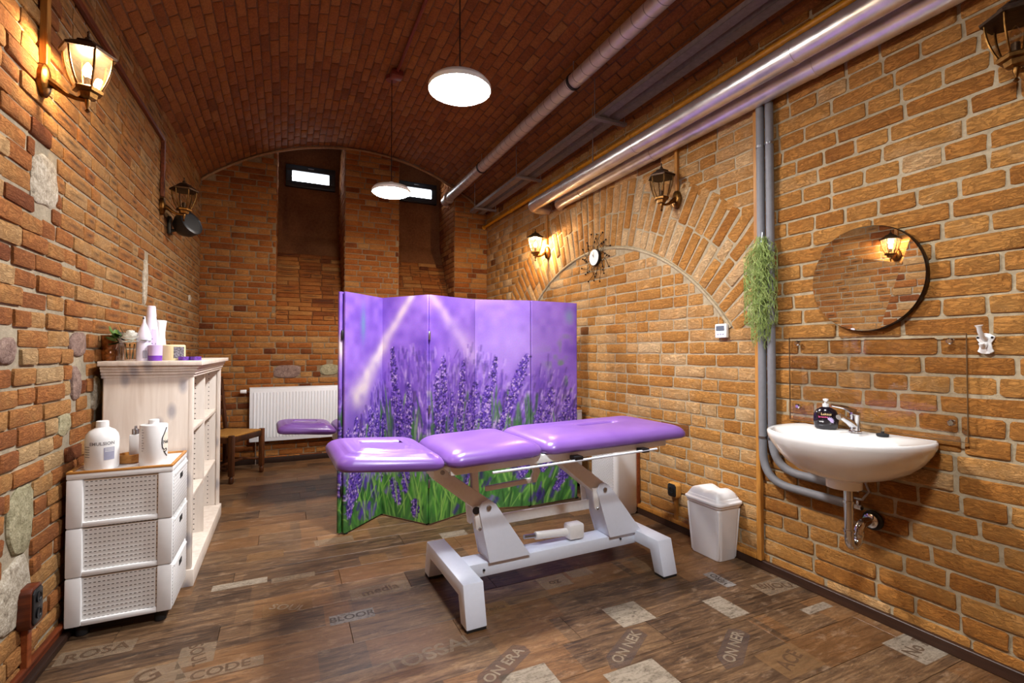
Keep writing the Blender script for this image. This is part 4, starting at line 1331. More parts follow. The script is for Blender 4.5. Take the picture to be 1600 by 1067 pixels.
# ------------------------------------------------------------------ folding screen with lavender print
SCR_H = 1.655
SCR = [(0.364, 3.495), (0.674, 3.81), (0.938, 3.435), (1.352, 3.61), (1.793, 3.496), (2.25, 3.53)]
PWID = [math.dist(SCR[i], SCR[i + 1]) for i in range(5)]
STOT = sum(PWID)
def paint_lavender():
    res = 0.0046
    W = int(STOT / res) + 1; H = int(SCR_H / res) + 1
    im = np.zeros((H, W, 3))
    yy, xx = np.mgrid[0:H, 0:W]
    s = xx / (W - 1); t = yy / (H - 1)            # t: 0 bottom, 1 top
    rg = np.random.default_rng(3)
    def lf(n, m):
        g = rg.random((m, n))
        gx = np.linspace(0, n - 1.001, W); gy = np.linspace(0, m - 1.001, H)
        x0 = gx.astype(int); y0 = gy.astype(int)
        fx = gx - x0; fy = gy - y0
        fx = fx * fx * (3 - 2 * fx); fy = fy * fy * (3 - 2 * fy)
        a = g[np.ix_(y0, x0)]; b = g[np.ix_(y0, x0 + 1)]; c = g[np.ix_(y0 + 1, x0)]; d = g[np.ix_(y0 + 1, x0 + 1)]
        return (a * (1 - fx) + b * fx) * (1 - fy)[:, None] + (c * (1 - fx) + d * fx) * fy[:, None]
    def blend(mask, col):
        m = np.clip(mask, 0, 1)[..., None]
        im[:] = im * (1 - m) + np.array(col) * m
    top = np.array((150, 108, 216)); mid = np.array((132, 92, 202)); low = np.array((84, 62, 140))
    w = np.clip((t - 0.35) / 0.6, 0, 1)[..., None]
    im[:] = mid * (1 - w) + top * w
    n1 = lf(14, 9); n2 = lf(40, 30); n3 = lf(120, 40)
    im += (n1[..., None] - 0.5) * np.array((44, 40, 36)) + (n2[..., None] - 0.5) * np.array((30, 26, 22))
    # pale haze upper right
    blend(np.exp(-((s - 0.72) / 0.16) ** 2 - ((t - 0.78) / 0.16) ** 2) * 0.6, (190, 158, 232))
    blend(np.clip((n2 - 0.62) * 4, 0, 1) * np.exp(-((s - 0.95) / 0.09) ** 2 - ((t - 0.62) / 0.2) ** 2), (116, 140, 128))
    blend(np.exp(-((s - 0.965) / 0.02) ** 2 - ((t - 0.93) / 0.035) ** 2) * 0.6, (128, 176, 190))
    blend(np.exp(-((s - 0.085) / 0.012) ** 2 - ((t - 0.87) / 0.07) ** 2) * 0.75, (112, 160, 190))
    # sandy paths
    def path(p0, p1, w0, w1, col, k):
        d = np.array(p1) - np.array(p0)
        q = np.clip(((s - p0[0]) * d[0] + (t - p0[1]) * d[1] * 1) / (d @ d), 0, 1)
        dist = np.hypot((s - p0[0] - q * d[0]) * STOT, (t - p0[1] - q * d[1]) * SCR_H)
        ww = w0 + (w1 - w0) * q
        blend(np.exp(-(dist / ww) ** 2) * k * (0.75 + 0.5 * n2), col)
    path((0.33, 1.0), (0.20, 0.78), 0.030, 0.05, (236, 212, 226), 0.95)
    path((0.20, 0.78), (0.06, 0.56), 0.05, 0.10, (240, 220, 224), 0.95)
    path((0.40, 1.0), (0.58, 0.74), 0.03, 0.08, (214, 182, 234), 0.7)
    # soft strokes, far plants
    def stroke(cx, cy, L, wd, ang, col, k):
        """soft elongated dab; cx, cy in pixels"""
        r = int(L / 2 + wd * 2) + 1
        x0, x1, y0, y1 = max(0, int(cx) - r), min(W, int(cx) + r + 1), max(0, int(cy) - r), min(H, int(cy) + r + 1)
        if x1 <= x0 or y1 <= y0: return
        gx, gy = xx[y0:y1, x0:x1] - cx, yy[y0:y1, x0:x1] - cy
        u = gx * math.cos(ang) + gy * math.sin(ang); v = -gx * math.sin(ang) + gy * math.cos(ang)
        m = (np.exp(-(v / wd) ** 2) * np.clip(1.3 - (np.abs(u) / (L / 2)) ** 4, 0, 1) * k)[..., None]
        m = np.clip(m, 0, 1)
        im[y0:y1, x0:x1] = im[y0:y1, x0:x1] * (1 - m) + np.array(col) * m
    pal = [(96, 60, 178), (136, 94, 210), (166, 128, 228), (194, 162, 238), (66, 42, 128), (222, 196, 242), (84, 62, 120)]
    # darker ground between plants, greenish lower
    blend(np.clip((0.60 - t) / 0.25, 0, 1) * 0.4, (104, 84, 158))
    blend(np.clip((0.40 - t) / 0.2, 0, 1) * np.clip(n1 * 1.3, 0, 1) * 0.8, (62, 96, 64))
    blend(np.clip((0.27 - t) / 0.08, 0, 1) * 0.9, (70, 130, 52))
    for i in range(3600):
        cs, ct = rg.random(), 0.20 + 0.58 * rg.random() ** 1.2
        if cs < 0.22 and ct > 0.34 + cs * 1.6: continue
        lim = 0.60 + 0.16 * math.exp(-((cs - 0.45) / 0.28) ** 2) + 0.05 * math.sin(cs * 23) + rg.normal(0, 0.03)
        if ct > lim: continue
        col = pal[rg.integers(len(pal))]
        stroke(cs * W, ct * H, rg.uniform(7, 24), rg.uniform(0.9, 2.4), math.pi / 2 + (cs - 0.45) * -0.7 + rg.normal(0, 0.16), col, rg.uniform(0.45, 0.9) * (1.0 if ct < 0.55 else 0.5))
    # green stems and grass
    gp = [(80, 152, 56), (112, 180, 70), (164, 208, 106), (54, 108, 48), (40, 82, 40), (136, 196, 82)]
    for i in range(420):
        cs = rg.random(); ct = rg.uniform(-0.02, 0.30 + 0.08 * math.sin(cs * 9))
        stroke(cs * W, ct * H, rg.uniform(24, 80), rg.uniform(0.8, 2.4), math.pi / 2 + rg.normal(0.0, 0.28) - (cs - 0.4) * 0.8, gp[rg.integers(len(gp))], rg.uniform(0.5, 0.95))
    for i in range(130):
        cs = rg.uniform(0.18, 0.82); ct = rg.uniform(0.22, 0.50)
        stroke(cs * W, ct * H, rg.uniform(30, 70), rg.uniform(1.0, 3.5), math.pi / 2 + rg.normal(0, 0.15), [(70, 132, 60), (96, 150, 72), (52, 104, 52)][rg.integers(3)], 0.7)
    # blurry big purple plants low at the right and left
    for i in range(150):
        cs = np.clip(rg.choice([rg.uniform(0.0, 0.18), rg.uniform(0.72, 1.0), rg.uniform(0.2, 0.72)], p=[0.3, 0.45, 0.25]), 0, 1); ct = rg.uniform(0.02, 0.34)
        if 0.25 < cs < 0.72 and ct < 0.2 and rg.random() < 0.6: continue
        stroke(cs * W, ct * H, rg.uniform(10, 26), rg.uniform(2, 5), math.pi / 2 + rg.normal(-0.3, 0.3), [(70, 44, 150), (104, 70, 188), (48, 32, 104), (140, 106, 214)][rg.integers(4)], 0.7)
    # flower spikes in focus
    def spike(s0, t0, s1, t1, wd, dark=0.5, n=None):
        L = math.hypot((s1 - s0) * W, (t1 - t0) * H)
        n = n or int(L * wd * 1.5)
        stroke((s0 + s1) / 2 * W, (t0 + t1) / 2 * H, L, wd * 0.75, math.atan2((t1 - t0) * H, (s1 - s0) * W), (58, 34, 116), 0.75)
        for i in range(n):
            q = rg.random()
            ww = wd * (0.5 + 0.7 * math.sin(min(1, q * 1.1) * math.pi * 0.85)) * (1.0 if q < 0.9 else 0.6)
            cx = (s0 + (s1 - s0) * q) * W + rg.normal(0, ww * 0.55); cy = (t0 + (t1 - t0) * q) * H + rg.normal(0, 1.5)
            r = rg.random()
            col = (44, 26, 96) if r < dark * 0.6 else ((92, 56, 176) if r < 0.62 else ((150, 112, 224) if r < 0.86 else (226, 196, 240)))
            stroke(cx, cy, rg.uniform(2.0, 4.5), rg.uniform(0.8, 1.6), rg.uniform(0, 3.14), col, 0.9)
        stroke(s0 * W, (t0 - 0.06) * H, 0.12 * H, 1.2, math.pi / 2, (80, 130, 70), 0.6)
    for a in ((0.272, 0.36, 0.245, 0.76, 5.0, 0.7), (0.297, 0.30, 0.275, 0.56, 5.0, 0.5), (0.318, 0.30, 0.318, 0.60, 4.6, 0.6),
              (0.425, 0.36, 0.425, 0.64, 5.2, 0.75), (0.448, 0.38, 0.452, 0.72, 5.4, 0.75), (0.52, 0.30, 0.54, 0.70, 5.4, 0.6),
              (0.485, 0.34, 0.49, 0.56, 4.0, 0.4), (0.575, 0.30, 0.595, 0.60, 6.5, 0.45), (0.62, 0.30, 0.64, 0.58, 7.0, 0.4), (0.56, 0.34, 0.575, 0.55, 5.5, 0.35),
              (0.70, 0.42, 0.785, 0.73, 7.5, 0.5), (0.67, 0.32, 0.72, 0.50, 6.5, 0.4), (0.655, 0.56, 0.67, 0.72, 3.5, 0.5),
              (0.125, 0.30, 0.13, 0.50, 5.0, 0.5), (0.06, 0.24, 0.05, 0.46, 5.0, 0.5), (0.09, 0.28, 0.085, 0.42, 4.5, 0.4), (0.19, 0.28, 0.20, 0.46, 5.5, 0.55), (0.165, 0.3, 0.16, 0.5, 4.0, 0.3),
              (0.85, 0.34, 0.88, 0.56, 6.0, 0.5), (0.91, 0.32, 0.96, 0.52, 6.5, 0.5), (0.80, 0.30, 0.83, 0.48, 5.5, 0.4), (0.96, 0.30, 0.985, 0.45, 6.0, 0.4),
              (0.02, 0.06, 0.035, 0.24, 8.0, 0.6), (0.05, 0.12, 0.075, 0.27, 6.0, 0.5), (0.275, 0.06, 0.25, 0.17, 6.5, 0.4), (0.305, 0.12, 0.30, 0.28, 6.0, 0.45), (0.19, 0.15, 0.185, 0.25, 5.0, 0.6),
              (0.345, 0.02, 0.348, 0.10, 5.5, 0.9), (0.555, 0.12, 0.57, 0.2, 3.5, 0.8), (0.9, 0.06, 0.97, 0.2, 8.0, 0.6), (0.84, 0.16, 0.9, 0.28, 8.0, 0.5), (0.76, 0.14, 0.80, 0.25, 7.0, 0.5), (0.01, 0.3, 0.012, 0.42, 6.0, 0.4)):
        spike(*a)
    stroke(0.30 * W, 0.20 * H, 50, 1.0, 1.9, (190, 214, 120), 0.9); stroke(0.70 * W, 0.36 * H, 70, 1.8, 1.35, (140, 178, 140), 0.8)
    for i in range(26):
        cs = rg.uniform(0.05, 0.5)
        stroke(cs * W, rg.uniform(0.04, 0.2) * H, rg.uniform(30, 70), 0.9, math.pi / 2 + rg.normal(0, 0.35), (160, 206, 96), 0.9)
    im += rg.normal(0, 3.0, im.shape)
    im = np.clip(im, 4, 250) / 255
    lin = 0.76 * np.where(im <= 0.04045, im / 12.92, ((im + 0.055) / 1.055) ** 2.4)
    return lin, W, H
LAV, LW, LH = paint_lavender()
def print_mat():
    t = NT('lavender_canvas_print')
    a = t.n('ShaderNodeAttribute'); a.attribute_name = 'print'
    n = t.noise(t.coord(), 400, 2)
    t.bsdf(a.outputs['Color'], 0.5, 0, t.bump(n, 0.08, 0.001), 0.35)
    return t.done()
M['print'] = print_mat()
screen = thing('folding_screen', 'folding screen printed with a purple lavender field', 'folding screen', (SCR[0][0], SCR[0][1], 0))
def screen_panel(p0, p1, c0, c1, mirror=False, hinge=False):
    p0, p1 = Vector((*p0, 0)), Vector((*p1, 0))
    d = (p1 - p0); L = d.length; d.normalize()
    nrm = Vector((d.y, -d.x, 0))        # towards the camera side
    cols = max(2, c1 - c0)
    rows = LH
    a = p0 + d * 0.004; b = p1 - d * 0.004
    fx = np.linspace(0, 1, cols)
    zs = np.linspace(0.012, SCR_H, rows)
    P = np.zeros((rows, cols, 3))
    P[..., 0] = a.x + (b.x - a.x) * fx[None, :] + nrm.x * 0.011
    P[..., 1] = a.y + (b.y - a.y) * fx[None, :] + nrm.y * 0.011
    P[..., 2] = zs[:, None]
    cl = LAV[:, c0:c0 + cols]
    if mirror: cl = cl[:, ::-1]
    verts = P.reshape(-1, 3); colr = cl.reshape(-1, 3)
    idx = np.arange(rows * cols).reshape(rows, cols)
    F = np.stack([idx[:-1, :-1], idx[:-1, 1:], idx[1:, 1:], idx[1:, :-1]], -1).reshape(-1, 4)
    # edges wrapped round and back
    nb = len(verts)
    back = [(a - nrm * 0.011), (b - nrm * 0.011)]
    ev = []
    for q, ci in ((back[0], 0), (back[1], cols - 1)):
        for r in range(0, rows): ev.append((q.x, q.y, zs[r]))
    ec = np.concatenate([cl[:, 0], cl[:, -1]])
    ia = nb + np.arange(rows); ib = nb + rows + np.arange(rows)
    FL = np.stack([idx[:-1, 0], idx[1:, 0], ia[1:], ia[:-1]], -1)
    FR = np.stack([idx[1:, -1], idx[:-1, -1], ib[:-1], ib[1:]], -1)
    FB = np.stack([ia[:-1], ia[1:], ib[1:], ib[:-1]], -1)
    FT = np.array([[idx[-1, 0], idx[-1, -1], ib[-1], ia[-1]], [idx[0, -1], idx[0, 0], ia[0], ib[0]]])
    V = np.concatenate([verts, np.array(ev)]); Fc = np.concatenate([F, FL, FR, FB, FT])
    C4 = np.ones((len(V), 4)); C4[:, :3] = np.concatenate([colr, ec])
    V = V - np.array([SCR[0][0], SCR[0][1], 0])
    me = bpy.data.meshes.new('screen_panel')
    me.vertices.add(len(V)); me.vertices.foreach_set('co', V.ravel())
    me.loops.add(Fc.size); me.loops.foreach_set('vertex_index', Fc.ravel().astype(np.int32))
    me.polygons.add(len(Fc)); me.polygons.foreach_set('loop_start', np.arange(0, Fc.size, 4, dtype=np.int32))
    try: me.polygons.foreach_set('loop_total', np.full(len(Fc), 4, dtype=np.int32))
    except Exception: pass
    me.update(calc_edges=True); me.validate()
    ca = me.attributes.new('print', 'FLOAT_COLOR', 'POINT')
    ca.data.foreach_set('color', C4.ravel().astype(np.float32))
    me.materials.append(M['print'])
    return link('screen_panel', me, screen)
acc = 0.0
for i in range(5):
    c0 = int(acc / STOT * (LW - 1)); acc += PWID[i]; c1 = int(acc / STOT * (LW - 1)) + 1
    screen_panel(SCR[i], SCR[i + 1], c0, min(c1, LW))
# last panel folded flat behind the first
d0 = (Vector(SCR[1]) - Vector(SCR[0])).normalized(); nb0 = Vector((-d0.y, d0.x))
q0 = Vector(SCR[0]) + nb0 * 0.035 - d0 * 0.012; q1 = q0 + d0 * PWID[0]
screen_panel((q0.x, q0.y), (q1.x, q1.y), 0, int(PWID[0] / STOT * LW), True)
for i in (2,):
    for z in (0.30, 0.83, 1.36):
        MB().box((SCR[i][0] - SCR[0][0], SCR[i][1] - SCR[0][1] - 0.016, z), (0.014, 0.012, 0.06)).build('hinge', M['steel'], screen, bevel=0.002)
for z in (0.3, 1.36):
    MB().box((-0.012, 0.012, z), (0.012, 0.03, 0.06)).build('hinge', M['black_plastic'], screen, bevel=0.002)
for i in range(6):
    MB().lathe([(0.012, 0), (0.014, 0.012)], 10, Matrix.Translation((SCR[i][0] - SCR[0][0] + (0.02 if i == 0 else 0), SCR[i][1] - SCR[0][1] + (0.02 if i in (0, 2, 4) else -0.0), 0))).build('foot', M['black_rubber'], screen)

# ------------------------------------------------------------------ radiator
t = thing('radiator', 'white panel radiator on the back wall behind the folding screen', 'radiator', (0.36, YB - 0.07, 0.255))
RW, RH = 1.42, 0.585
MB().box((0, 0, RH / 2), (RW, 0.075, RH)).build('body', M['radiator'], t, bevel=0.008)
g = MB()
flute = None
nfl = 42
for i in range(nfl):
    x = -RW / 2 + 0.03 + (RW - 0.06) * (i + 0.5) / nfl
    if flute is None:
        mm = MB(); w = (RW - 0.06) / nfl * 0.66
        sec = lambda z, k: [(-w / 2 * k, 0.004, z), (-w / 4 * k, -0.008, z), (w / 4 * k, -0.008, z), (w / 2 * k, 0.004, z)]
        mm.loft([sec(0.045, 0.6), sec(0.06, 1), sec(RH - 0.06, 1), sec(RH - 0.045, 0.6)])
        flute = mm.mesh('flute', M['radiator'])
    o = link('flute', flute, t); o.location = (x, -0.0385, 0)
MB().box((0, 0, RH + 0.004), (RW + 0.004, 0.07, 0.008)).build('top_grille', M['radiator'], t, bevel=0.002)
vv = MB().tube([(-RW / 2 - 0.09, 0.0, RH - 0.035), (-RW / 2 - 0.03, 0, RH - 0.035)], [0.021, 0.023], 14); vo = vv.build('thermostat_valve', M['white_plastic'], t, bevel=0.003)
MB().tube([(-RW / 2 - 0.03, 0, RH - 0.035), (-RW / 2 + 0.005, 0, RH - 0.035)], 0.012, 10).build('valve_body', M['chrome'], vo)
MB().tube([(-RW / 2 + 0.06, 0, 0.0), (-RW / 2 + 0.06, 0, -0.10), (-RW / 2 + 0.06, 0.03, -0.16), (-RW / 2 + 0.06, 0.03, -0.255)], 0.009, 8).build('supply_pipe', M['chrome'], t)

# ------------------------------------------------------------------ rush seat chair
def chair():
    A, B = Vector((-0.485, 5.26, 0)), Vector((-0.234, 5.66, 0))
    f = Vector((0.85, -0.53, 0)).normalized()
    c = (A + B) / 2 - f * 0.2 + Vector((0.03, 0, 0))
    ang = math.atan2(f.y, f.x)
    t = thing('dining_chair', 'dark wooden ladder-back chair with a woven rush seat between bookcase and radiator', 'chair', (c.x, c.y, 0), ang)
    hw, hd = 0.225, 0.195            # local +x is the front
    for sy in (-1, 1):
        m = MB().lathe([(0.017, 0), (0.022, 0.01), (0.022, 0.05), (0.015, 0.06), (0.02, 0.075), (0.02, 0.45)], 12, Matrix.Translation((hd, sy * hw, 0)))
        m = MB().bar((hd, sy * hw, 0.07), (hd, sy * hw, 0.452), 0.042, 0.042); m.lathe([(0.014, 0), (0.022, 0.014), (0.022, 0.05), (0.014, 0.07)], 12, Matrix.Translation((hd, sy * hw, 0)))
        m.build('front_leg', M['chair_wood'], t, bevel=0.003)
        m = MB().bar((-hd, sy * hw * 0.9, 0), (-hd, sy * hw * 0.9, 0.45), 0.036, 0.036); m.bar((-hd, sy * hw * 0.9, 0.45), (-hd - 0.06, sy * hw * 0.9, 0.98), 0.03, 0.034, (0, 1, 0))
        m.build('back_post', M['chair_wood'], t, bevel=0.003)
        MB().bar((-hd, sy * hw * 0.92, 0.40), (hd, sy * hw, 0.405), 0.022, 0.055).build('seat_rail', M['chair_wood'], t, bevel=0.003)
        MB().tube([(-hd, sy * hw * 0.92, 0.14), (-0.06, sy * hw * 0.95, 0.14), (0.0, sy * hw * 0.96, 0.14), (0.06, sy * hw * 0.98, 0.14), (hd, sy * hw, 0.14)], [0.011, 0.011, 0.016, 0.011, 0.011], 8).build('side_stretcher', M['chair_wood'], t)
    MB().bar((hd, -hw, 0.405), (hd, hw, 0.405), 0.022, 0.055).build('seat_rail', M['chair_wood'], t, bevel=0.003)
    MB().bar((-hd, -hw * 0.9, 0.40), (-hd, hw * 0.9, 0.40), 0.022, 0.05).build('seat_rail', M['chair_wood'], t, bevel=0.003)
    MB().bar((0.0, -hw, 0.14), (0.0, hw, 0.14), 0.02, 0.02).build('cross_stretcher', M['chair_wood'], t, bevel=0.004)
    for z, x in ((0.62, -0.214), (0.76, -0.230), (0.92, -0.248)):
        MB().bar((x, -hw * 0.88, z), (x, hw * 0.88, z), 0.012, 0.06).build('back_slat', M['chair_wood'], t, bevel=0.004)
    m = MB()
    ring = lambda k, z: [(-hd * k, -hw * 0.94 * k, z), (hd * k * 1.04, -hw * k, z), (hd * k * 1.04, hw * k, z), (-hd * k, hw * 0.94 * k, z)]
    m.loft([ring(0.95, 0.415), ring(1.0, 0.43), ring(0.98, 0.447), ring(0.7, 0.452), ring(0.25, 0.446)])
    m.build('rush_seat', M['rush'], t, bevel=0.006)
    return t
chair()

# ------------------------------------------------------------------ bookcase
BX0, BX1, BY0, BY1, BH = -0.838, -0.446, 3.085, 4.315, 1.20
bc = thing('bookcase', 'white-washed pine bookcase with open shelves along the left wall', 'bookcase', ((BX0 + BX1) / 2, (BY0 + BY1) / 2, 0))
bw, bd = BX1 - BX0, BY1 - BY0
for sy, y in ((-1, -bd / 2 + 0.011), (1, bd / 2 - 0.011)):
    MB().box((-0.005, y, BH / 2 - 0.03), (bw - 0.03, 0.022, BH - 0.06)).build('side_panel', M['white_wood' if sy < 0 else 'peg_wood'], bc, bevel=0.002)
    MB().box((bw / 2 - 0.011, y - sy * 0.006, BH / 2 - 0.03), (0.022, 0.036, BH - 0.06)).build('front_stile', M['white_wood'], bc, bevel=0.003)
MB().box((-0.005, 0, BH / 2 - 0.02), (bw - 0.04, 0.020, BH - 0.10)).build('divider', M['peg_wood'], bc, bevel=0.002)
MB().box((-bw / 2 + 0.006, 0, BH / 2 - 0.02), (0.008, bd - 0.04, BH - 0.08)).build('back_panel', M['white_wood'], bc)
for yy in (-bd / 4, bd / 4):
    for z in (0.42, 0.80):
        MB().box((-0.004, yy, z), (bw - 0.045, bd / 2 - 0.036, 0.022)).build('shelf', M['white_wood'], bc, bevel=0.002)
MB().box((0, 0, 0.075), (bw - 0.01, bd - 0.01, 0.022)).build('bottom_shelf', M['white_wood'], bc, bevel=0.002)
MB().box((0.006, 0, 0.045), (bw + 0.012, bd + 0.016, 0.09)).build('plinth', M['white_wood'], bc, bevel=0.004)
for k, (z, o) in enumerate(((1.118, 0.004), (1.134, 0.012), (1.150, 0.020), (1.164, 0.027))):
    MB().box((o * 0.5, 0, z), (bw + o, bd + 2 * o, 0.016)).build('cornice', M['white_wood'], bc, bevel=0.004)
MB().box((0.02, 0, 1.185), (bw + 0.05, bd + 0.085, 0.024)).build('top_board', M['white_wood'], bc, bevel=0.003)

# things on the bookcase
ZT = 1.197
def px_on_y(px, Y):
    u = (px - 800) / FPX
    d = _F + _R * u
    return d.x * Y / d.y
def glass_lathe(prof_out, wall=0.002):
    pi_ = [(max(0.001, r - wall), z) for r, z in reversed(prof_out)]
    return prof_out + [(p[0], max(p[1], prof_out[0][1] + 0.004)) for p in pi_]
M['amber_glass'] = plain('brown_mercury_glass', srgb(150, 88, 40), 0.18, 0.2, 60, 0.3)
M['silver_glass'] = plain('silvered_glass', srgb(176, 160, 148), 0.15, 0.8, 40, 0.2)
M['petal'] = plain('white_petal', srgb(240, 240, 232), 0.6, 0, 30, 0.03)
M['leaf'] = plain('green_leaf', srgb(84, 116, 40), 0.5, 0, 40, 0.25)
M['leaf_dark'] = plain('dark_green_leaf', srgb(44, 74, 32), 0.5, 0, 40, 0.25)
M['lilac_plastic'] = plain('lilac_white_plastic', srgb(222, 218, 238), 0.35, 0, 20, 0.03)
M['label_grey'] = plain('grey_label', srgb(150, 150, 170), 0.5, 0, 30, 0.05)
M['ink'] = plain('black_ink', srgb(40, 36, 38), 0.6, 0, 30, 0.02)
M['ink_grey'] = plain('grey_ink', srgb(130, 128, 132), 0.6, 0, 30, 0.02)
M['cream_wax'] = plain('cream_wax', srgb(238, 222, 172), 0.45, 0, 12, 0.03)
M['purple_wax'] = plain('purple_glass_wax', srgb(116, 62, 176), 0.25, 0, 12, 0.06)
M['lilac_wax'] = plain('lilac_wax', srgb(206, 184, 228), 0.35, 0, 12, 0.04)
M['silver_print'] = plain('silver_lace_band', srgb(150, 146, 152), 0.4, 0.4, 160, 0.5)
M['violet_box'] = plain('violet_foil', srgb(118, 76, 176), 0.3, 0.3, 90, 0.3)

def at(px, Y): return (px_on_y(px, Y), Y, ZT)
t = thing('candle_glass', 'brown glass candle jar at the left end of the bookcase top', 'candle jar', at(171, 3.22))
MB().lathe(glass_lathe([(0.03, 0), (0.034, 0.02), (0.034, 0.05), (0.028, 0.06), (0.034, 0.075), (0.034, 0.135)]), 20).build('jar', M['amber_glass'], t)
t = thing('tall_tumbler', 'tall silvery glass tumbler behind the white flower', 'tumbler', at(186, 3.30))
MB().lathe(glass_lathe([(0.022, 0), (0.028, 0.11), (0.032, 0.155)]), 20).build('glass', M['silver_glass'], t)
t = thing('flower_vase', 'clear ribbed glass with a white flower on the bookcase', 'vase', at(203, 3.16))
MB().lathe(glass_lathe([(0.036, 0), (0.038, 0.01), (0.038, 0.075), (0.039, 0.08)]), 20).build('glass', M['glass'], t)
rib = MB().box((0, 0, 0.042), (0.003, 0.003, 0.07)).mesh('rib', M['silver_glass'])
for k in range(14):
    a = 2 * math.pi * k / 14
    o = link('rib', rib, t); o.location = (0.0375 * math.cos(a), 0.0375 * math.sin(a), 0)
for k in range(3):
    MB().tube([(0.01 * k - 0.01, 0, 0.01), (0.02 * k - 0.02, 0.0, 0.09)], 0.003, 6).build('stem', M['leaf_dark'], t)
rf = random.Random(9)
def petal_mesh(L, w, cup):
    m = MB(); n = 5; vs = []; fs = []
    for i in range(n + 1):
        q = i / n
        ww = w * math.sin(math.pi * (0.12 + 0.80 * q)) ** 0.7
        for j in (-1, -0.4, 0.4, 1):
            vs.append((ww * j / 2, L * q, cup * (q * q) + 0.25 * w * (j * j) * 0.4))
    for i in range(n):
        for j in range(3): fs.append((i * 4 + j, i * 4 + j + 1, (i + 1) * 4 + j + 1, (i + 1) * 4 + j))
    m.add(vs, fs)
    return m
pm = petal_mesh(0.046, 0.05, 0.016).mesh('petal', M['petal'])
for ring, (n, tilt, sc) in enumerate(((8, -0.45, 0.95), (8, 0.05, 1.0), (7, 0.45, 0.95), (6, 0.85, 0.9), (5, 1.2, 0.8))):
    for k in range(n):
        o = link('petal', pm, t); o.location = (0.008, -0.02, 0.104 + 0.004 * ring)
        o.rotation_euler = Euler((tilt + rf.uniform(-0.1, 0.1), 0, 2 * math.pi * k / n + ring * 0.4)); o.scale = (sc, sc, sc)
lm = petal_mesh(0.07, 0.028, 0.010).mesh('leaf', M['leaf']); lm2 = petal_mesh(0.065, 0.026, 0.006).mesh('leaf', M['leaf_dark'])
for k in range(16):
    o = link('leaf', lm if k % 2 else lm2, t); o.location = (-0.035 + rf.uniform(-0.02, 0.02), rf.uniform(-0.02, 0.02), 0.10 + rf.uniform(-0.01, 0.04))
    o.rotation_euler = Euler((rf.uniform(-0.4, 1.1), rf.uniform(-0.5, 0.5), rf.uniform(0.3, 2.9)))
for k in range(5):
    o = link('leaf', lm, t); o.location = (0.03, -0.01, 0.09 + 0.006 * k)
    o.rotation_euler = Euler((rf.uniform(-0.3, 0.3), 0, -0.8 - 0.35 * k))
t = thing('lotion_bottle', 'short white bottle with grey print beside the purple candle', 'bottle', at(225, 3.15))
MB().lathe([(0.031, 0), (0.033, 0.006), (0.033, 0.085), (0.030, 0.095), (0.033, 0.10), (0.032, 0.13), (0.020, 0.17), (0.008, 0.20), (0.004, 0.235)], 22).build('body', M['lilac_plastic'], t)
MB().box((0.012, -0.0335, 0.035), (0.016, 0.003, 0.04)).build('label', M['label_grey'], t)
MB().sphere((-0.002, -0.006, 0.225), 0.005, 8, 6).build('nozzle', M['black_plastic'], t)
t = thing('spray_bottle', 'tall white and lilac tapering bottle behind the white flower', 'bottle', at(236, 3.24))
MB().lathe([(0.036, 0), (0.038, 0.008), (0.037, 0.08), (0.030, 0.17), (0.021, 0.245)], 22).build('body', M['lilac_plastic'], t)
MB().lathe([(0.023, 0.24), (0.019, 0.295), (0.016, 0.298)], 20).build('cap', M['lilac_plastic'], t)
lb = MB(); vs = []
for i in range(9):
    z = 0.05 + i * 0.015
    for a in (-0.2, 0.15, 0.5):
        r = 0.0385 - 0.00009 * 1000 * max(0, z - 0.08) * 0.85
        vs.append((r * math.sin(a + 0.5), -r * math.cos(a + 0.5), z))
lb.add(vs, [(i * 3 + j, i * 3 + j + 1, i * 3 + j + 4, i * 3 + j + 3) for i in range(8) for j in range(2)]); lb.build('label', M['lilac_wax'], t)
t = thing('candle', 'purple and lilac candle in glass at the front of the bookcase top', 'candle', at(243, 3.13))
MB().lathe([(0.030, 0), (0.031, 0.004), (0.031, 0.028)], 22).build('lower_wax', M['purple_wax'], t)
MB().lathe([(0.031, 0.028), (0.031, 0.082), (0.027, 0.084)], 22).build('upper_wax', M['lilac_wax'], t)
MB().tube([(0, 0, 0.083), (0, 0, 0.095)], 0.0012, 6).build('wick', M['ink'], t)
t = thing('waisted_bottle', 'white waisted bottle in front of the cream candle', 'bottle', at(250, 3.315))
MB().lathe([(0.030, 0), (0.032, 0.006), (0.031, 0.06), (0.024, 0.13), (0.024, 0.16), (0.030, 0.215), (0.030, 0.222), (0.02, 0.225)], 22).build('body', M['white_plastic'], t)
t = thing('pillar_candle', 'wide cream pillar candle with a silver band', 'candle', at(272, 3.24))
MB().lathe([(0.052, 0), (0.054, 0.003), (0.054, 0.082), (0.048, 0.086), (0.02, 0.083)], 28).build('wax', M['cream_wax'], t)
lb = MB(); vs = []
for z in (0.012, 0.075):
    for i in range(9):
        a = 0.15 + i * 0.13; vs.append((0.0548 * math.sin(a), -0.0548 * math.cos(a), z))
lb.add(vs, [(i, i + 1, i + 10, i + 9) for i in range(8)]); lb.build('label', M['silver_print'], t)
MB().tube([(0, 0, 0.082), (0.001, 0, 0.096)], 0.0012, 6).build('wick', M['ink'], t)
for px, lb in ((288, 'left violet tealight in front of the cream candle'), (306, 'right violet tealight near the bookcase corner')):
    t = thing('tealight', lb, 'tealight', at(px, 3.17), 0, 'violet tealights')
    MB().lathe([(0.026, 0), (0.028, 0.002), (0.027, 0.021), (0.024, 0.02), (0.023, 0.014)], 20).build('cup', M['violet_box'], t)
    MB().tube([(0, 0, 0.012), (0, 0, 0.024)], 0.001, 6).build('wick', M['ink'], t)

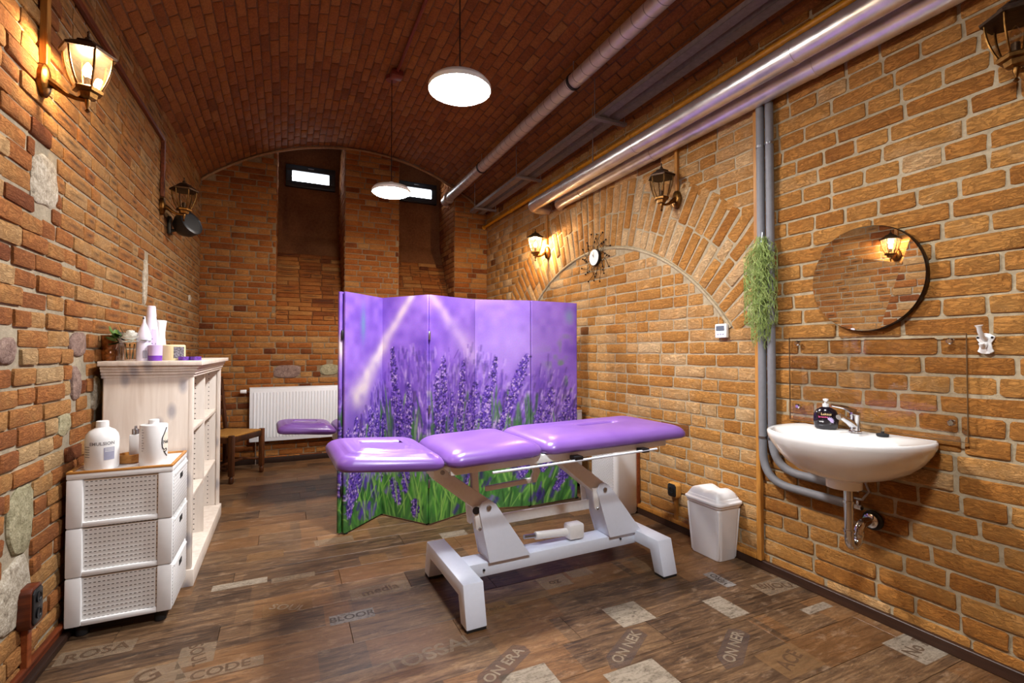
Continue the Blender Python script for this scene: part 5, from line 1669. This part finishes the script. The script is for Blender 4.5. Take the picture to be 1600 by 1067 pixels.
# ------------------------------------------------------------------ drawer carts
def drawer_cart(loc, rz, label, group='white drawer carts'):
    t = thing('drawer_cart', label, 'drawer cart', loc, rz, group)
    w, d = 0.385, 0.35
    h0, tier = 0.055, 0.212
    for sx in (-1, 1):
        for sy in (-1, 1):
            m = MB()
            MB().lathe([(0.012, 0), (0.024, 0.004), (0.024, 0.04), (0.01, 0.055)], 12, Matrix.Translation((sx * (w / 2 - 0.05), sy * (d / 2 - 0.05), 0))).build('caster', M['black_rubber'], t)
    for k in range(3):
        z0 = h0 + k * tier
        fr = MB()
        for sx in (-1, 1):
            for sy in (-1, 1):
                ww = 0.058 if sy < 0 else 0.05
                fr.box((sx * (w / 2 - ww / 2), sy * (d / 2 - 0.016), z0 + tier / 2), (ww, 0.032, tier - 0.002))
        fr.box((0, -d / 2 + 0.012, z0 + 0.012), (w - 0.11, 0.02, 0.024)); fr.box((0, d / 2 - 0.012, z0 + 0.012), (w - 0.11, 0.02, 0.024)); fr.box((-w / 2 + 0.012, 0, z0 + 0.012), (0.02, d - 0.06, 0.024))
        ti = fr.build('tier_frame', M['white_plastic'], t, bevel=0.006)
        MB().box((0, -d / 2 + 0.018, z0 + tier / 2 + 0.008), (w - 0.115, 0.008, tier - 0.028)).build('woven_panel', M['weave'], t)
        MB().box((0, d / 2 - 0.018, z0 + tier / 2 + 0.008), (w - 0.115, 0.008, tier - 0.028)).build('woven_panel', M['weave'], t)
        MB().box((-w / 2 + 0.018, 0, z0 + tier / 2 + 0.008), (0.008, d - 0.07, tier - 0.028)).build('woven_panel', M['weave_side'], t)
        dr = MB().box((w / 2 - 0.005, 0, z0 + tier / 2), (0.018, d - 0.026, tier - 0.02)).build('drawer_front', M['weave_side'], t, bevel=0.004)
        MB().box((w / 2 + 0.0045, 0, z0 + tier - 0.055), (0.003, 0.06, 0.026)).build('hand_grip', M['black_rubber'], dr, bevel=0.001)
        MB().box((w / 2 + 0.003, 0, z0 + tier - 0.018), (0.01, d - 0.04, 0.012)).build('drawer_lip', M['white_plastic'], dr, bevel=0.003)
    zt = h0 + 3 * tier
    MB().box((0, 0, zt + 0.012), (w, d, 0.026)).build('lid', M['white_plastic'], t, bevel=0.005)
    rm = MB()
    rm.box((0, -d / 2 + 0.006, zt + 0.029), (w, 0.014, 0.010)); rm.box((0, d / 2 - 0.006, zt + 0.029), (w, 0.014, 0.010))
    rm.box((-w / 2 + 0.006, 0, zt + 0.029), (0.014, d - 0.026, 0.010)); rm.box((w / 2 - 0.006, 0, zt + 0.029), (0.014, d - 0.026, 0.010))
    rm.build('bamboo_rim', M['bamboo'], t, bevel=0.002)
    return t, zt + 0.026
cart, CZ = drawer_cart((-0.66, 2.892, 0), 0, 'white plastic drawer cart with woven sides next to the bookcase')
drawer_cart((2.26, 3.93, 0), math.pi, 'white drawer cart almost hidden behind the right edge of the lavender screen')
for sx in (-1, 1):
    pass

def bottle_label(t, txt, size, r, z, ang, mat):
    me = text_mesh(txt, size, 0.0, res=2); wrap_mesh(me, r + 0.0006)
    me.materials.clear(); me.materials.append(mat)
    o = link('lettering', me, t); o.location = (0, 0, z); o.rotation_euler = (0, 0, ang)
def curved_panel(t, name, r, a0, a1, z0, z1, mat, n=8):
    m = MB(); vs = []
    for z in (z0, z1):
        for i in range(n + 1):
            a = a0 + (a1 - a0) * i / n; vs.append((r * math.sin(a), -r * math.cos(a), z))
    m.add(vs, [(i, i + 1, n + 2 + i, n + 1 + i) for i in range(n)])
    return m.build(name, mat, t)
VA = -0.33    # bottles show their labels towards the camera
t = thing('pump_bottle', 'large white round-shouldered bottle at the left of the cart top', 'bottle', (-0.752, 2.80, CZ), -VA * 0 + 0.55 * 0)
MB().lathe([(0.058, 0), (0.062, 0.006), (0.062, 0.135), (0.058, 0.155), (0.046, 0.172), (0.028, 0.183), (0.021, 0.188)], 30).build('body', M['white_plastic'], t)
MB().lathe([(0.023, 0.186), (0.024, 0.19), (0.023, 0.213), (0.02, 0.215)], 24).build('cap', M['white_plastic'], t)
fa = math.atan2(-0.752, 2.80)      # direction towards the camera
bottle_label(t, 'EMULSION', 0.020, 0.062, 0.118, -fa * 0 + 0.26, M['ink_grey'])
curved_panel(t, 'label', 0.0628, 0.26 + 0.1, 0.26 + 0.75, 0.045, 0.10, M['label_grey'])
for k in range(3): curved_panel(t, 'label_line', 0.0633, 0.26 + 0.16, 0.26 + 0.7, 0.082 + 0.006 * k, 0.084 + 0.006 * k, M['white_plastic'])
for k in range(5): curved_panel(t, 'label_line', 0.0628, 0.26 - 1.2, 0.26 - 0.75, 0.06 + 0.011 * k, 0.063 + 0.011 * k, M['ink_grey'])
t = thing('gel_bottle', 'white cylindrical bottle with a black ribbon drawing at the right of the cart top', 'bottle', (-0.560, 2.80, CZ))
MB().lathe([(0.052, 0), (0.055, 0.005), (0.055, 0.182), (0.053, 0.187), (0.025, 0.19)], 30).build('body', M['white_plastic'], t)
MB().lathe([(0.021, 0.188), (0.021, 0.208), (0.019, 0.21)], 22).build('cap', M['white_plastic'], t)
curved_panel(t, 'label', 0.0554, 0.95, 1.5, 0.06, 0.15, plain('ivory_label', srgb(232, 222, 204), 0.5, 0, 30, 0.03))
def ribbon(pts, w=0.0022):
    m = MB().tube([(0.0562 * math.sin(a), -0.0562 * math.cos(a), z) for a, z in pts], w, 5); m.build('ribbon_drawing', M['ink'], t)
ribbon([(1.25, 0.172), (1.0, 0.145), (0.82, 0.125), (0.80, 0.10), (0.84, 0.08), (0.98, 0.07), (1.2, 0.074), (1.3, 0.066), (1.1, 0.06), (0.95, 0.064), (1.1, 0.052), (1.3, 0.038)])
for k in range(9): curved_panel(t, 'label_line', 0.0554, -0.72, -0.6 + 0.08 * (k % 2), 0.07 + 0.012 * k, 0.073 + 0.012 * k, M['ink_grey'])
bottle_label(t, 'Nail', 0.022, 0.0555, 0.105, 1.22, M['ink'])
t = thing('wooden_dish', 'round bamboo dish between the two white bottles on the cart', 'dish', (-0.668, 2.895, CZ))
MB().lathe([(0.045, 0), (0.052, 0.006), (0.054, 0.04), (0.048, 0.042), (0.046, 0.012), (0.02, 0.01)], 28).build('bowl', M['bamboo'], t)
t = thing('perfume_bottle', 'slim white bottle with silver cap standing in the bamboo dish', 'bottle', (-0.650, 2.895, CZ + 0.012))
MB().box((0, 0, 0.06), (0.045, 0.03, 0.12)).build('body', M['white_plastic'], t, bevel=0.004)
MB().lathe([(0.012, 0.119), (0.015, 0.122), (0.015, 0.145), (0.006, 0.147), (0.005, 0.16)], 18).build('cap', M['steel'], t)

# ------------------------------------------------------------------ sockets
def socket(loc, rotz, label, mat, double=True):
    t = thing('wall_socket', label, 'socket', loc, rotz, 'wooden framed sockets')
    h = 0.15 if double else 0.10
    pts = [(-0.035, -h / 2), (0.035, -h / 2), (0.045, -h / 2 + 0.015), (0.045, h / 2 - 0.015), (0.03, h / 2), (-0.03, h / 2), (-0.045, h / 2 - 0.015), (-0.045, -h / 2 + 0.015)]
    MB().prism(pts, 0.0, 0.04).build('backing_block', mat, t, bevel=0.003)
    MB().prism([(x * 0.85, z * 0.86) for x, z in pts], 0.04, 0.046).build('plate', M['black_plastic'], t, bevel=0.002)
    for dz in ((-0.03, 0.03) if double else (0,)):
        MB().lathe([(0.019, 0), (0.021, 0.005), (0.016, 0.004), (0.015, 0.001)], 18, Matrix.Translation((0, 0.046, dz)) @ Matrix.Rotation(-math.pi / 2, 4, 'X')).build('outlet', M['black_plastic'], t)
    return t
socket((XL(2.43) + 0.01, 2.43, 0.295), RL, 'brown wooden framed double socket low on the left wall', M['brown_strip'])
socket((XR(2.62) - 0.01, 2.62, 0.28), RR_, 'small wooden framed black socket on the right wall behind the bin', M['oak_strip'], False)

# ------------------------------------------------------------------ laundry hamper and bin
t = thing('laundry_hamper', 'slim white perforated hamper against the right wall behind the table', 'hamper', (2.365, 3.17, 0))
hw_, hd_, hh_ = 0.105, 0.17, 0.54
MB().loft([rrect(2 * hw_ - 0.02, 2 * hd_ - 0.02, 0.03, 0.0), rrect(2 * hw_, 2 * hd_, 0.03, 0.02), rrect(2 * hw_, 2 * hd_, 0.03, hh_)]).build('body', M['bin_plastic'], t, bevel=0.0)
MB().box((-hw_ - 0.001, 0.0, 0.30), (0.004, 2 * hd_ - 0.07, 0.42)).build('perforated_panel', M['mesh_side'], t)
MB().loft([rrect(2 * hw_ + 0.016, 2 * hd_ + 0.016, 0.035, hh_), rrect(2 * hw_ + 0.016, 2 * hd_ + 0.016, 0.035, hh_ + 0.02), rrect(2 * hw_ - 0.03, 2 * hd_ - 0.03, 0.03, hh_ + 0.03)]).build('lid', M['bin_plastic'], t)

t = thing('waste_bin', 'white plastic swing-lid waste bin on the floor by the right wall', 'waste bin', (2.40, 2.215, 0))
b1 = [rrect(0.145, 0.215, 0.025, 0.0), rrect(0.15, 0.22, 0.025, 0.004), rrect(0.185, 0.255, 0.03, 0.31), rrect(0.20, 0.27, 0.032, 0.318), rrect(0.20, 0.27, 0.032, 0.335)]
MB().loft(b1).build('body', M['bin_plastic'], t, bevel=0.002)
MB().loft([rrect(0.215, 0.285, 0.035, 0.332), rrect(0.215, 0.285, 0.035, 0.345), rrect(0.195, 0.262, 0.03, 0.352), rrect(0.185, 0.25, 0.03, 0.365)]).build('rim', M['bin_plastic'], t, bevel=0.002)
m = MB(); rings = []
for i in range(13):
    q = i / 12; y = -0.123 + 0.246 * q
    zz = 0.362 + 0.055 * math.sin(math.pi * q) ** 0.35 - 0.022 * math.exp(-((q - 0.5) / 0.16) ** 2)
    rings.append([(-0.09, y, 0.35), (-0.082, y, zz - 0.014), (-0.06, y, zz), (0.06, y, zz), (0.082, y, zz - 0.014), (0.09, y, 0.35)])
m.loft(rings); m.build('swing_lid', M['bin_plastic'], t, angle=50)
for sx in (-1, 1):
    for sy in (-1, 1):
        MB().bar((sx * 0.0655, sy * 0.1005, 0.01), (sx * 0.083, sy * 0.118, 0.305), 0.014, 0.014).build('corner_rib', M['bin_plastic'], t, bevel=0.004)

# ------------------------------------------------------------------ washbasin
BYC = 1.40
bx = XR(BYC) - 0.006
sink = thing('washbasin', 'white ceramic washbasin on the right wall under the round mirror', 'washbasin', (bx, BYC, 0))
NS = 44
out = []
for k in range(NS + 1):
    a = math.pi * k / NS
    c, s_ = math.cos(a), math.sin(a)
    out.append((-0.10 - 0.345 * s_ ** 0.80, 0.322 * math.copysign(abs(c) ** 0.80, c)))
out = [(0.0, 0.292), (-0.05, 0.312)] + out + [(-0.05, -0.312), (0.0, -0.292)]
back = [(0.0, -0.292 + 0.584 * i / 9) for i in range(1, 9)]
out += back
def rg_(k, z, cx=-0.16, ins=0.0, wallfix=True):
    r = []
    for x, y in out:
        xx = cx + (x - cx) * k; yy2 = y * k
        if wallfix and x > -0.002: xx = min(0.0, cx + (x - cx) * max(k, 0.98))
        r.append((xx, yy2, z))
    return r
def inner(k, z):
    r = []
    for x, y in out:
        a = math.atan2(y * 0.62, x + 0.255)
        r.append((-0.262 + 0.135 * k * math.cos(a), 0.255 * k * math.sin(a), z))
    return r
rings = [rg_(0.26, 0.672, -0.20, wallfix=False), rg_(0.40, 0.676, -0.20, wallfix=False), rg_(0.58, 0.695, -0.18, wallfix=False), rg_(0.74, 0.727, -0.16), rg_(0.86, 0.765, -0.14), rg_(0.95, 0.81, -0.12), rg_(0.99, 0.84, -0.1), rg_(1.0, 0.856, -0.1), rg_(0.994, 0.864, -0.1), rg_(0.975, 0.868, -0.1), rg_(0.93, 0.866, -0.1),
         inner(1.06, 0.862), inner(1.0, 0.856), inner(0.92, 0.83), inner(0.75, 0.79), inner(0.4, 0.765), inner(0.1, 0.76)]
MB().loft(rings).build('bowl', M['ceramic'], sink, angle=70)
MB().lathe([(0.07, 0.63), (0.072, 0.665), (0.085, 0.68)], 24, Matrix.Translation((-0.20, -0.02, 0))).build('drain_collar', M['ceramic'], sink)
# faucet (stands on the basin)
fx_, fy_ = -0.075, 0.0
ft = thing('tap', 'chrome single-lever tap on the washbasin', 'tap', (bx + fx_, BYC + fy_, 0.866))
MB().lathe([(0.027, 0), (0.027, 0.006), (0.021, 0.010), (0.021, 0.075), (0.023, 0.08), (0.022, 0.095), (0.012, 0.10)], 20).build('body', M['chrome'], ft)
MB().tube([(0.0, 0, 0.025), (-0.05, 0.0, 0.055), (-0.11, 0.0, 0.082), (-0.125, 0, 0.078)], [0.018, 0.015, 0.012, 0.012], 12).build('spout', M['chrome'], ft)
MB().tube([(0.0, 0, 0.095), (-0.03, 0.03, 0.115), (-0.07, 0.065, 0.125)], [0.016, 0.01, 0.008], 10).build('lever', M['chrome'], ft)
solo('drain_stopper', MB().lathe([(0.022, 0), (0.024, 0.004), (0.024, 0.010), (0.016, 0.013), (0.006, 0.014), (0.006, 0.02), (0.002, 0.021)], 20), M['black_rubber'], 'round black rubber stopper lying on the washbasin rim', 'drain stopper', (bx - 0.07, 1.287, 0.866))
# soap dispenser
so = thing('soap_dispenser', 'black round-shouldered soap bottle with white pump on the washbasin', 'soap dispenser', (bx - 0.085, 1.53, 0.866), math.radians(-55))
def oval(a, b, z, n=28): return [(a * math.cos(2 * math.pi * k / n), b * math.sin(2 * math.pi * k / n), z) for k in range(n)]
M['soap_body'] = plain('black_soap_bottle', srgb(22, 16, 26), 0.15, 0, 30, 0.05, coat=0.3)
MB().loft([oval(0.042, 0.024, 0), oval(0.048, 0.028, 0.006), oval(0.054, 0.031, 0.04), oval(0.052, 0.030, 0.07), oval(0.042, 0.026, 0.092), oval(0.024, 0.018, 0.104), oval(0.015, 0.014, 0.108)]).build('body', M['soap_body'], so)
MB().lathe([(0.014, 0.107), (0.014, 0.122), (0.006, 0.124), (0.006, 0.136), (0.012, 0.138), (0.012, 0.146), (0.004, 0.148)], 16).build('pump', M['white_plastic'], so)
MB().tube([(0, 0, 0.142), (0, -0.03, 0.140)], 0.005, 8).build('pump_spout', M['white_plastic'], so)
for (txt, sz, z, dx, mt) in (('Luksus', 0.016, 0.074, 0.0, plain('gold_ink', srgb(222, 190, 130), 0.5, 0, 20, 0.02)), ('lavender', 0.012, 0.060, -0.012, plain('pink_ink', srgb(222, 90, 140), 0.5, 0, 20, 0.02)), ('soap', 0.010, 0.038, -0.02, M['white_plastic'])):
    me = text_mesh(txt, sz, 0.0, res=2)
    for v in me.vertices:
        x = v.co.x + dx
        v.co = Vector((x, -0.0316 * math.sqrt(max(0.05, 1 - (x / 0.056) ** 2)) - 0.0004, v.co.y))
    me.materials.clear(); me.materials.append(mt)
    o = link('lettering', me, so); o.location = (0, 0, z)
m = MB()
for k in range(7):
    a = -0.5 + k * 0.42
    L = 0.020
    x0, z0 = 0.014, 0.042
    tip = (x0 + L * math.cos(a), z0 + L * math.sin(a)); sd = (-math.sin(a) * 0.004, math.cos(a) * 0.004)
    f = lambda x, z: (x, -0.0316 * math.sqrt(max(0.05, 1 - (x / 0.056) ** 2)) - 0.0005, z)
    m.add([f(x0, z0), f((x0 + tip[0]) / 2 + sd[0], (z0 + tip[1]) / 2 + sd[1]), f(*tip), f((x0 + tip[0]) / 2 - sd[0], (z0 + tip[1]) / 2 - sd[1])], [(0, 1, 2, 3)])
m.build('flower_print', M['lilac_wax'], so)
# trap
tr = thing('drain_trap', 'chrome bottle-neck drain trap below the washbasin', 'drain trap', (bx - 0.20, BYC - 0.04, 0))
pts = [(0, 0, 0.64), (0, 0, 0.42)]
for i in range(11):
    a = math.pi * i / 10
    pts.append((0.035 - 0.035 * math.cos(a), 0, 0.40 - 0.035 * math.sin(a)))
pts += [(0.07, 0, 0.42)]
for i in range(1, 7):
    a = math.pi / 2 * i / 6
    pts.append((0.07 + 0.04 - 0.04 * math.cos(a), 0, 0.42 + 0.04 * math.sin(a)))
pts += [(0.195, 0, 0.46)]
MB().tube(pts, 0.019, 16).build('trap_pipe', M['chrome'], tr)
for z in (0.57, 0.44): MB().lathe([(0.019, z - 0.006), (0.023, z - 0.005), (0.023, z + 0.005), (0.019, z + 0.006)], 16).build('coupling_nut', M['chrome'], tr)
MB().lathe([(0.024, 0.405), (0.025, 0.42), (0.022, 0.43)], 16, Matrix.Translation((0.07, 0, 0))).build('coupling_nut', M['chrome'], tr)
MB().lathe([(0.045, 0.0), (0.044, 0.008), (0.022, 0.014)], 22, Matrix.Translation((0.185, 0, 0.46)) @ Matrix.Rotation(-math.pi / 2, 4, 'Y')).build('escutcheon', M['black_rubber'], tr)
MB().lathe([(0.033, 0.0), (0.032, 0.012), (0.02, 0.018)], 22, Matrix.Translation((0.172, 0, 0.46)) @ Matrix.Rotation(-math.pi / 2, 4, 'Y')).build('wall_rosette', M['chrome'], tr)
hose = thing('flexible_hose', 'thin braided supply hose behind the drain trap', 'hose', (bx, BYC, 0))
MB().tube([(-0.09, 0.02, 0.70), (-0.07, -0.03, 0.66), (-0.06, -0.05, 0.60), (-0.08, -0.03, 0.56), (-0.05, 0.03, 0.55)], 0.006, 8).build('braid', M['steel'], hose)
MB().tube([(-0.08, 0.04, 0.71), (-0.07, 0.03, 0.66), (-0.05, 0.04, 0.62)], 0.006, 8).build('braid', M['steel'], hose)

# grey insulated pipes
def grey(y, ztop, zb, ye, x, label):
    t = thing('insulated_pipe', label, 'pipe', (0, 0, 0), 0, 'grey insulated water pipes')
    MB().tube(elbow((x, y, ztop), (x - 0.01, ye, zb), (x, y, zb), 0.17, 12), 0.0215, 16).build('insulation', M['grey_pipe'], t)
    for z in (2.42, 0.76): MB().lathe([(0.0225, -0.008), (0.0245, -0.006), (0.0245, 0.006), (0.0225, 0.008)], 16, Matrix.Translation((x, y, z))).build('pipe_clip', M['steel'], t)
    MB().tube([(x - 0.01, ye + 0.004, zb), (x - 0.012, ye - 0.045, zb)], 0.013, 10).build('valve', M['chrome'], t)
    MB().box((x - 0.012, ye - 0.03, zb + 0.022), (0.02, 0.012, 0.02)).build('valve_handle', M['chrome'], t, bevel=0.003)
    return t
grey(1.913, 2.652, 0.515, 1.43, XR(1.9) - 0.045, 'grey insulated pipe next to the honey wooden strip')
grey(1.858, 2.652, 0.595, 1.44, XR(1.9) - 0.040, 'grey insulated pipe on the mirror side of the pair')

# hanging moss
t = thing('hanging_moss', 'bushy light green hanging moss on the grey pipes', 'plant', (XR(1.89) - 0.085, 1.888, 1.90))
def moss_mat():
    tt = NT('green_moss')
    n = tt.noise(tt.coord(), 25, 4)
    tt.bsdf(tt.ramp(n, [(0.3, srgb(96, 116, 52)), (0.5, srgb(140, 160, 84)), (0.7, srgb(178, 192, 120))]), 0.8)
    return tt.done()
rm_ = random.Random(77)
m = MB()
for i in range(620):
    z0 = -rm_.random() ** 1.1 * 0.50
    a = rm_.uniform(0, 2 * math.pi)
    env = 0.02 + 0.055 * math.sin(min(1, (-z0 + 0.05) / 0.42) * math.pi * 0.62)
    r = env * math.sqrt(rm_.random())
    p = Vector((r * math.cos(a) * 0.8, r * math.sin(a), z0))
    pts = [p.copy()]
    d = Vector((rm_.gauss(0, 0.5), rm_.gauss(0, 0.6), -1)).normalized()
    for k in range(6):
        p = p + d * 0.028
        d = (d + Vector((rm_.gauss(0, 0.45), rm_.gauss(0, 0.5), rm_.gauss(-0.15, 0.35)))).normalized()
        if p.x > 0.05: p.x = 0.05
        lim = 0.085 if p.z > -0.5 else 0.05
        rr_ = math.hypot(p.x, p.y)
        if rr_ > lim: p.x *= lim / rr_; p.y *= lim / rr_
        pts.append(p.copy())
    m.tube(pts, 0.0013, 3, caps=False)
o = m.build('strands', moss_mat(), t); o['kind'] = 'stuff'
MB().tube([(0.02, 0, 0.02), (0.0, 0, -0.1)], 0.002, 5).build('hanging_wire', M['steel'], t)

# ------------------------------------------------------------------ splash glass, mirror, hook, thermostat, clock
t = thing('glass_splashback', 'clear glass splash panel with four screws above the washbasin', 'glass panel', (XR(1.38) - 0.028, 1.383, 1.10))
MB().box((0, 0, 0), (0.005, 0.76, 0.44)).build('glass_sheet', M['glass'], t, smooth=False)
ed = MB()
for (c, d) in (((0, 0, 0.22), (0.006, 0.762, 0.0025)), ((0, 0.38, 0), (0.006, 0.0025, 0.44)), ((0, -0.38, 0), (0.006, 0.0025, 0.44)), ((0, 0, -0.22), (0.006, 0.762, 0.0025))):
    MB().box(c, d).build('polished_edge', plain('dark_glass_edge', srgb(92, 70, 46), 0.2, 0, 20, 0.03), t)
for y in (0.33, -0.33):
    for z in (0.19, -0.145):
        MB().lathe([(0.013, 0), (0.013, 0.012), (0.009, 0.016)], 16, Matrix.Translation((0, y, z)) @ Matrix.Rotation(-math.pi / 2, 4, 'Y')).build('standoff_screw', M['chrome'], t)

def mirror():
    cy, cz, r = 1.375, 1.59, 0.248
    x = XR(cy) - 0.03
    t = thing('round_mirror', 'round frameless mirror of three cut pieces on the right wall', 'mirror', (x, cy, cz))
    MB().lathe([(r - 0.004, -0.020), (r, -0.014), (r, 0.006), (r - 0.003, 0.009)], 72, Matrix.Rotation(-math.pi / 2, 4, 'Y')).build('backing_disc', M['dark_bronze'], t)
    def pxy(px, py):
        d = _F + _R * ((px - 800) / FPX) + _U * ((533.5 - py) / FPX)
        k = x / d.x
        return (d.y * k - cy, 1.25 + d.z * k - cz)
    disc = [((r - 0.003) * math.cos(2 * math.pi * k / 96), (r - 0.003) * math.sin(2 * math.pi * k / 96)) for k in range(96)]
    def clip(poly, a, b, side):
        def f(p): return side * ((b[0] - a[0]) * (p[1] - a[1]) - (b[1] - a[1]) * (p[0] - a[0]))
        out = []
        for i in range(len(poly)):
            p, q = poly[i], poly[(i + 1) % len(poly)]
            fp, fq = f(p), f(q)
            if fp >= 0: out.append(p)
            if fp * fq < 0:
                s = fp / (fp - fq); out.append((p[0] + (q[0] - p[0]) * s, p[1] + (q[1] - p[1]) * s))
        return out
    l1a, l1b = pxy(1287, 398), pxy(1412, 411)
    l2a, l2b = pxy(1427, 371), pxy(1380, 510)
    def sgn(a, b, p): return math.copysign(1, (b[0] - a[0]) * (p[1] - a[1]) - (b[1] - a[1]) * (p[0] - a[0]))
    pr = pxy(1440, 440); pm_ = pxy(1320, 450); pt = pxy(1360, 380)
    s2 = sgn(l2a, l2b, pr); s1 = sgn(l1a, l1b, pt)
    right = clip(disc, l2a, l2b, s2); rest = clip(disc, l2a, l2b, -s2)
    top = clip(rest, l1a, l1b, s1); main = clip(rest, l1a, l1b, -s1)
    def facet(poly, ref, target):
        P = Vector((x - 0.02, cy + ref[0], cz + ref[1]))
        if target is None: n = Vector((-1, 0, 0))
        else:
            T = Vector(target)
            n = ((CAM - P).normalized() + (T - P).normalized()).normalized()
        cxp = sum(p[0] for p in poly) / len(poly); czp = sum(p[1] for p in poly) / len(poly)
        vs = []
        for (yy, zz) in poly:
            dx = (-(n.y * (yy - cxp) + n.z * (zz - czp)) / n.x)
            vs.append((-0.021 + max(-0.02, min(0.008, dx)), yy, zz))
        # exact plane: shift instead of clamp so the facet stays flat
        vs = [(-0.0215 + (-(n.y * (yy - cxp) + n.z * (zz - czp)) / n.x), yy, zz) for (yy, zz) in poly]
        mxv = max(v[0] for v in vs)
        vs = [(v[0] - mxv - 0.0125, v[1], v[2]) for v in vs]
        k = len(vs)
        bk = [(-0.0115, v[1], v[2]) for v in vs]
        m = MB(); m.add(vs + bk, [tuple(range(k)), tuple(reversed(range(k, 2 * k)))] + [(i, k + i, k + (i + 1) % k, (i + 1) % k) for i in range(k)])
        m.build('mirror_piece', M['mirror'], t, smooth=False)
    facet(main, pm_, None)
    facet(top, pxy(1395, 382), (XL(2.49) + 0.157, 2.49, 2.40))
    facet(right, pr, (XL(2.2), 2.15, 1.75))
mirror()

t = thing('coat_hook', 'white ceramic coat hook right of the glass panel', 'hook', (XR(0.95) - 0.012, 0.95, 1.275))
sh = [(0.0, 0.045), (0.014, 0.042), (0.03, 0.03), (0.026, 0.018), (0.018, 0.005), (0.02, -0.015), (0.026, -0.028), (0.012, -0.037), (0.0, -0.038)]
pol = sh + [(-a, b) for a, b in reversed(sh[1:-1])]
m = MB(); k = len(pol)
m.add([(0.0, a, b) for a, b in pol] + [(-0.009, a, b) for a, b in pol], [tuple(range(k)), tuple(reversed(range(k, 2 * k)))] + [(i, k + i, k + (i + 1) % k, (i + 1) % k) for i in range(k)])
m.build('back_plate', M['ceramic'], t, bevel=0.003)
MB().tube([(-0.005, 0, 0.02), (-0.03, 0.0, 0.03), (-0.05, 0.0, 0.05), (-0.055, 0.0, 0.065), (-0.057, 0, 0.074)], [0.011, 0.009, 0.008, 0.008, 0.013], 12).build('upper_prong', M['ceramic'], t)
MB().tube([(-0.005, 0, 0.005), (-0.025, 0, -0.012), (-0.035, 0, -0.005), (-0.038, 0, 0.004)], [0.01, 0.008, 0.008, 0.010], 12).build('lower_prong', M['ceramic'], t)
for y in (0.022, -0.022): MB().lathe([(0.004, 0), (0.0045, 0.003)], 10, Matrix.Translation((-0.008, y, 0.027)) @ Matrix.Rotation(-math.pi / 2, 4, 'Y')).build('screw', M['black_plastic'], t)

t = thing('thermostat', 'small white square thermostat on the right wall beside the arch', 'thermostat', (XR(2.21) - 0.012, 2.21, 1.375))
MB().box((-0.012, 0, 0), (0.024, 0.088, 0.088)).build('housing', M['white_plastic'], t, bevel=0.006)
MB().box((-0.0245, 0.002, 0.016), (0.003, 0.062, 0.03)).build('display', plain('grey_lcd', srgb(96, 104, 112), 0.3, 0, 40, 0.04), t)
for k in range(3): MB().box((-0.0245, -0.02 + 0.02 * k, -0.022), (0.003, 0.012, 0.008)).build('button', M['label_grey'], t, bevel=0.001)

cl = thing('wall_clock', 'round white clock with a sunburst of dark wires on the right wall', 'clock', (XR(3.56) - 0.012, 3.56, 2.07))
RY = Matrix.Rotation(-math.pi / 2, 4, 'Y')
MB().lathe([(0.07, 0.0), (0.074, 0.006), (0.074, 0.026), (0.070, 0.028)], 32, RY).build('case', M['black_plastic'], cl)
MB().lathe([(0.069, 0.028), (0.001, 0.0285)], 32, RY).build('dial', M['white_plastic'], cl)
MB().bar((-0.030, 0, 0), (-0.030, 0.018, 0.028), 0.004, 0.003).build('hour_hand', M['ink'], cl)
MB().bar((-0.031, 0, 0), (-0.031, 0.002, 0.05), 0.003, 0.003).build('minute_hand', M['steel'], cl)
def ray_mesh(L, bend):
    m = MB()
    pts = [(-0.012, bend * math.sin(q * math.pi * 1.3) * 0.5, 0.068 + (L - 0.068) * q) for q in [i / 9 for i in range(10)]]
    m.tube(pts, 0.0022, 5); m.sphere(pts[-1], 0.008, 8, 6)
    return m.mesh('wire_ray', M['dark_bronze'])
rays = [ray_mesh(0.20, 0.05), ray_mesh(0.165, -0.06), ray_mesh(0.225, 0.06), ray_mesh(0.14, 0.045)]
for k in range(32):
    o = link('wire_ray', rays[k % 4], cl); o.rotation_euler = (2 * math.pi * k / 32, 0, 0)
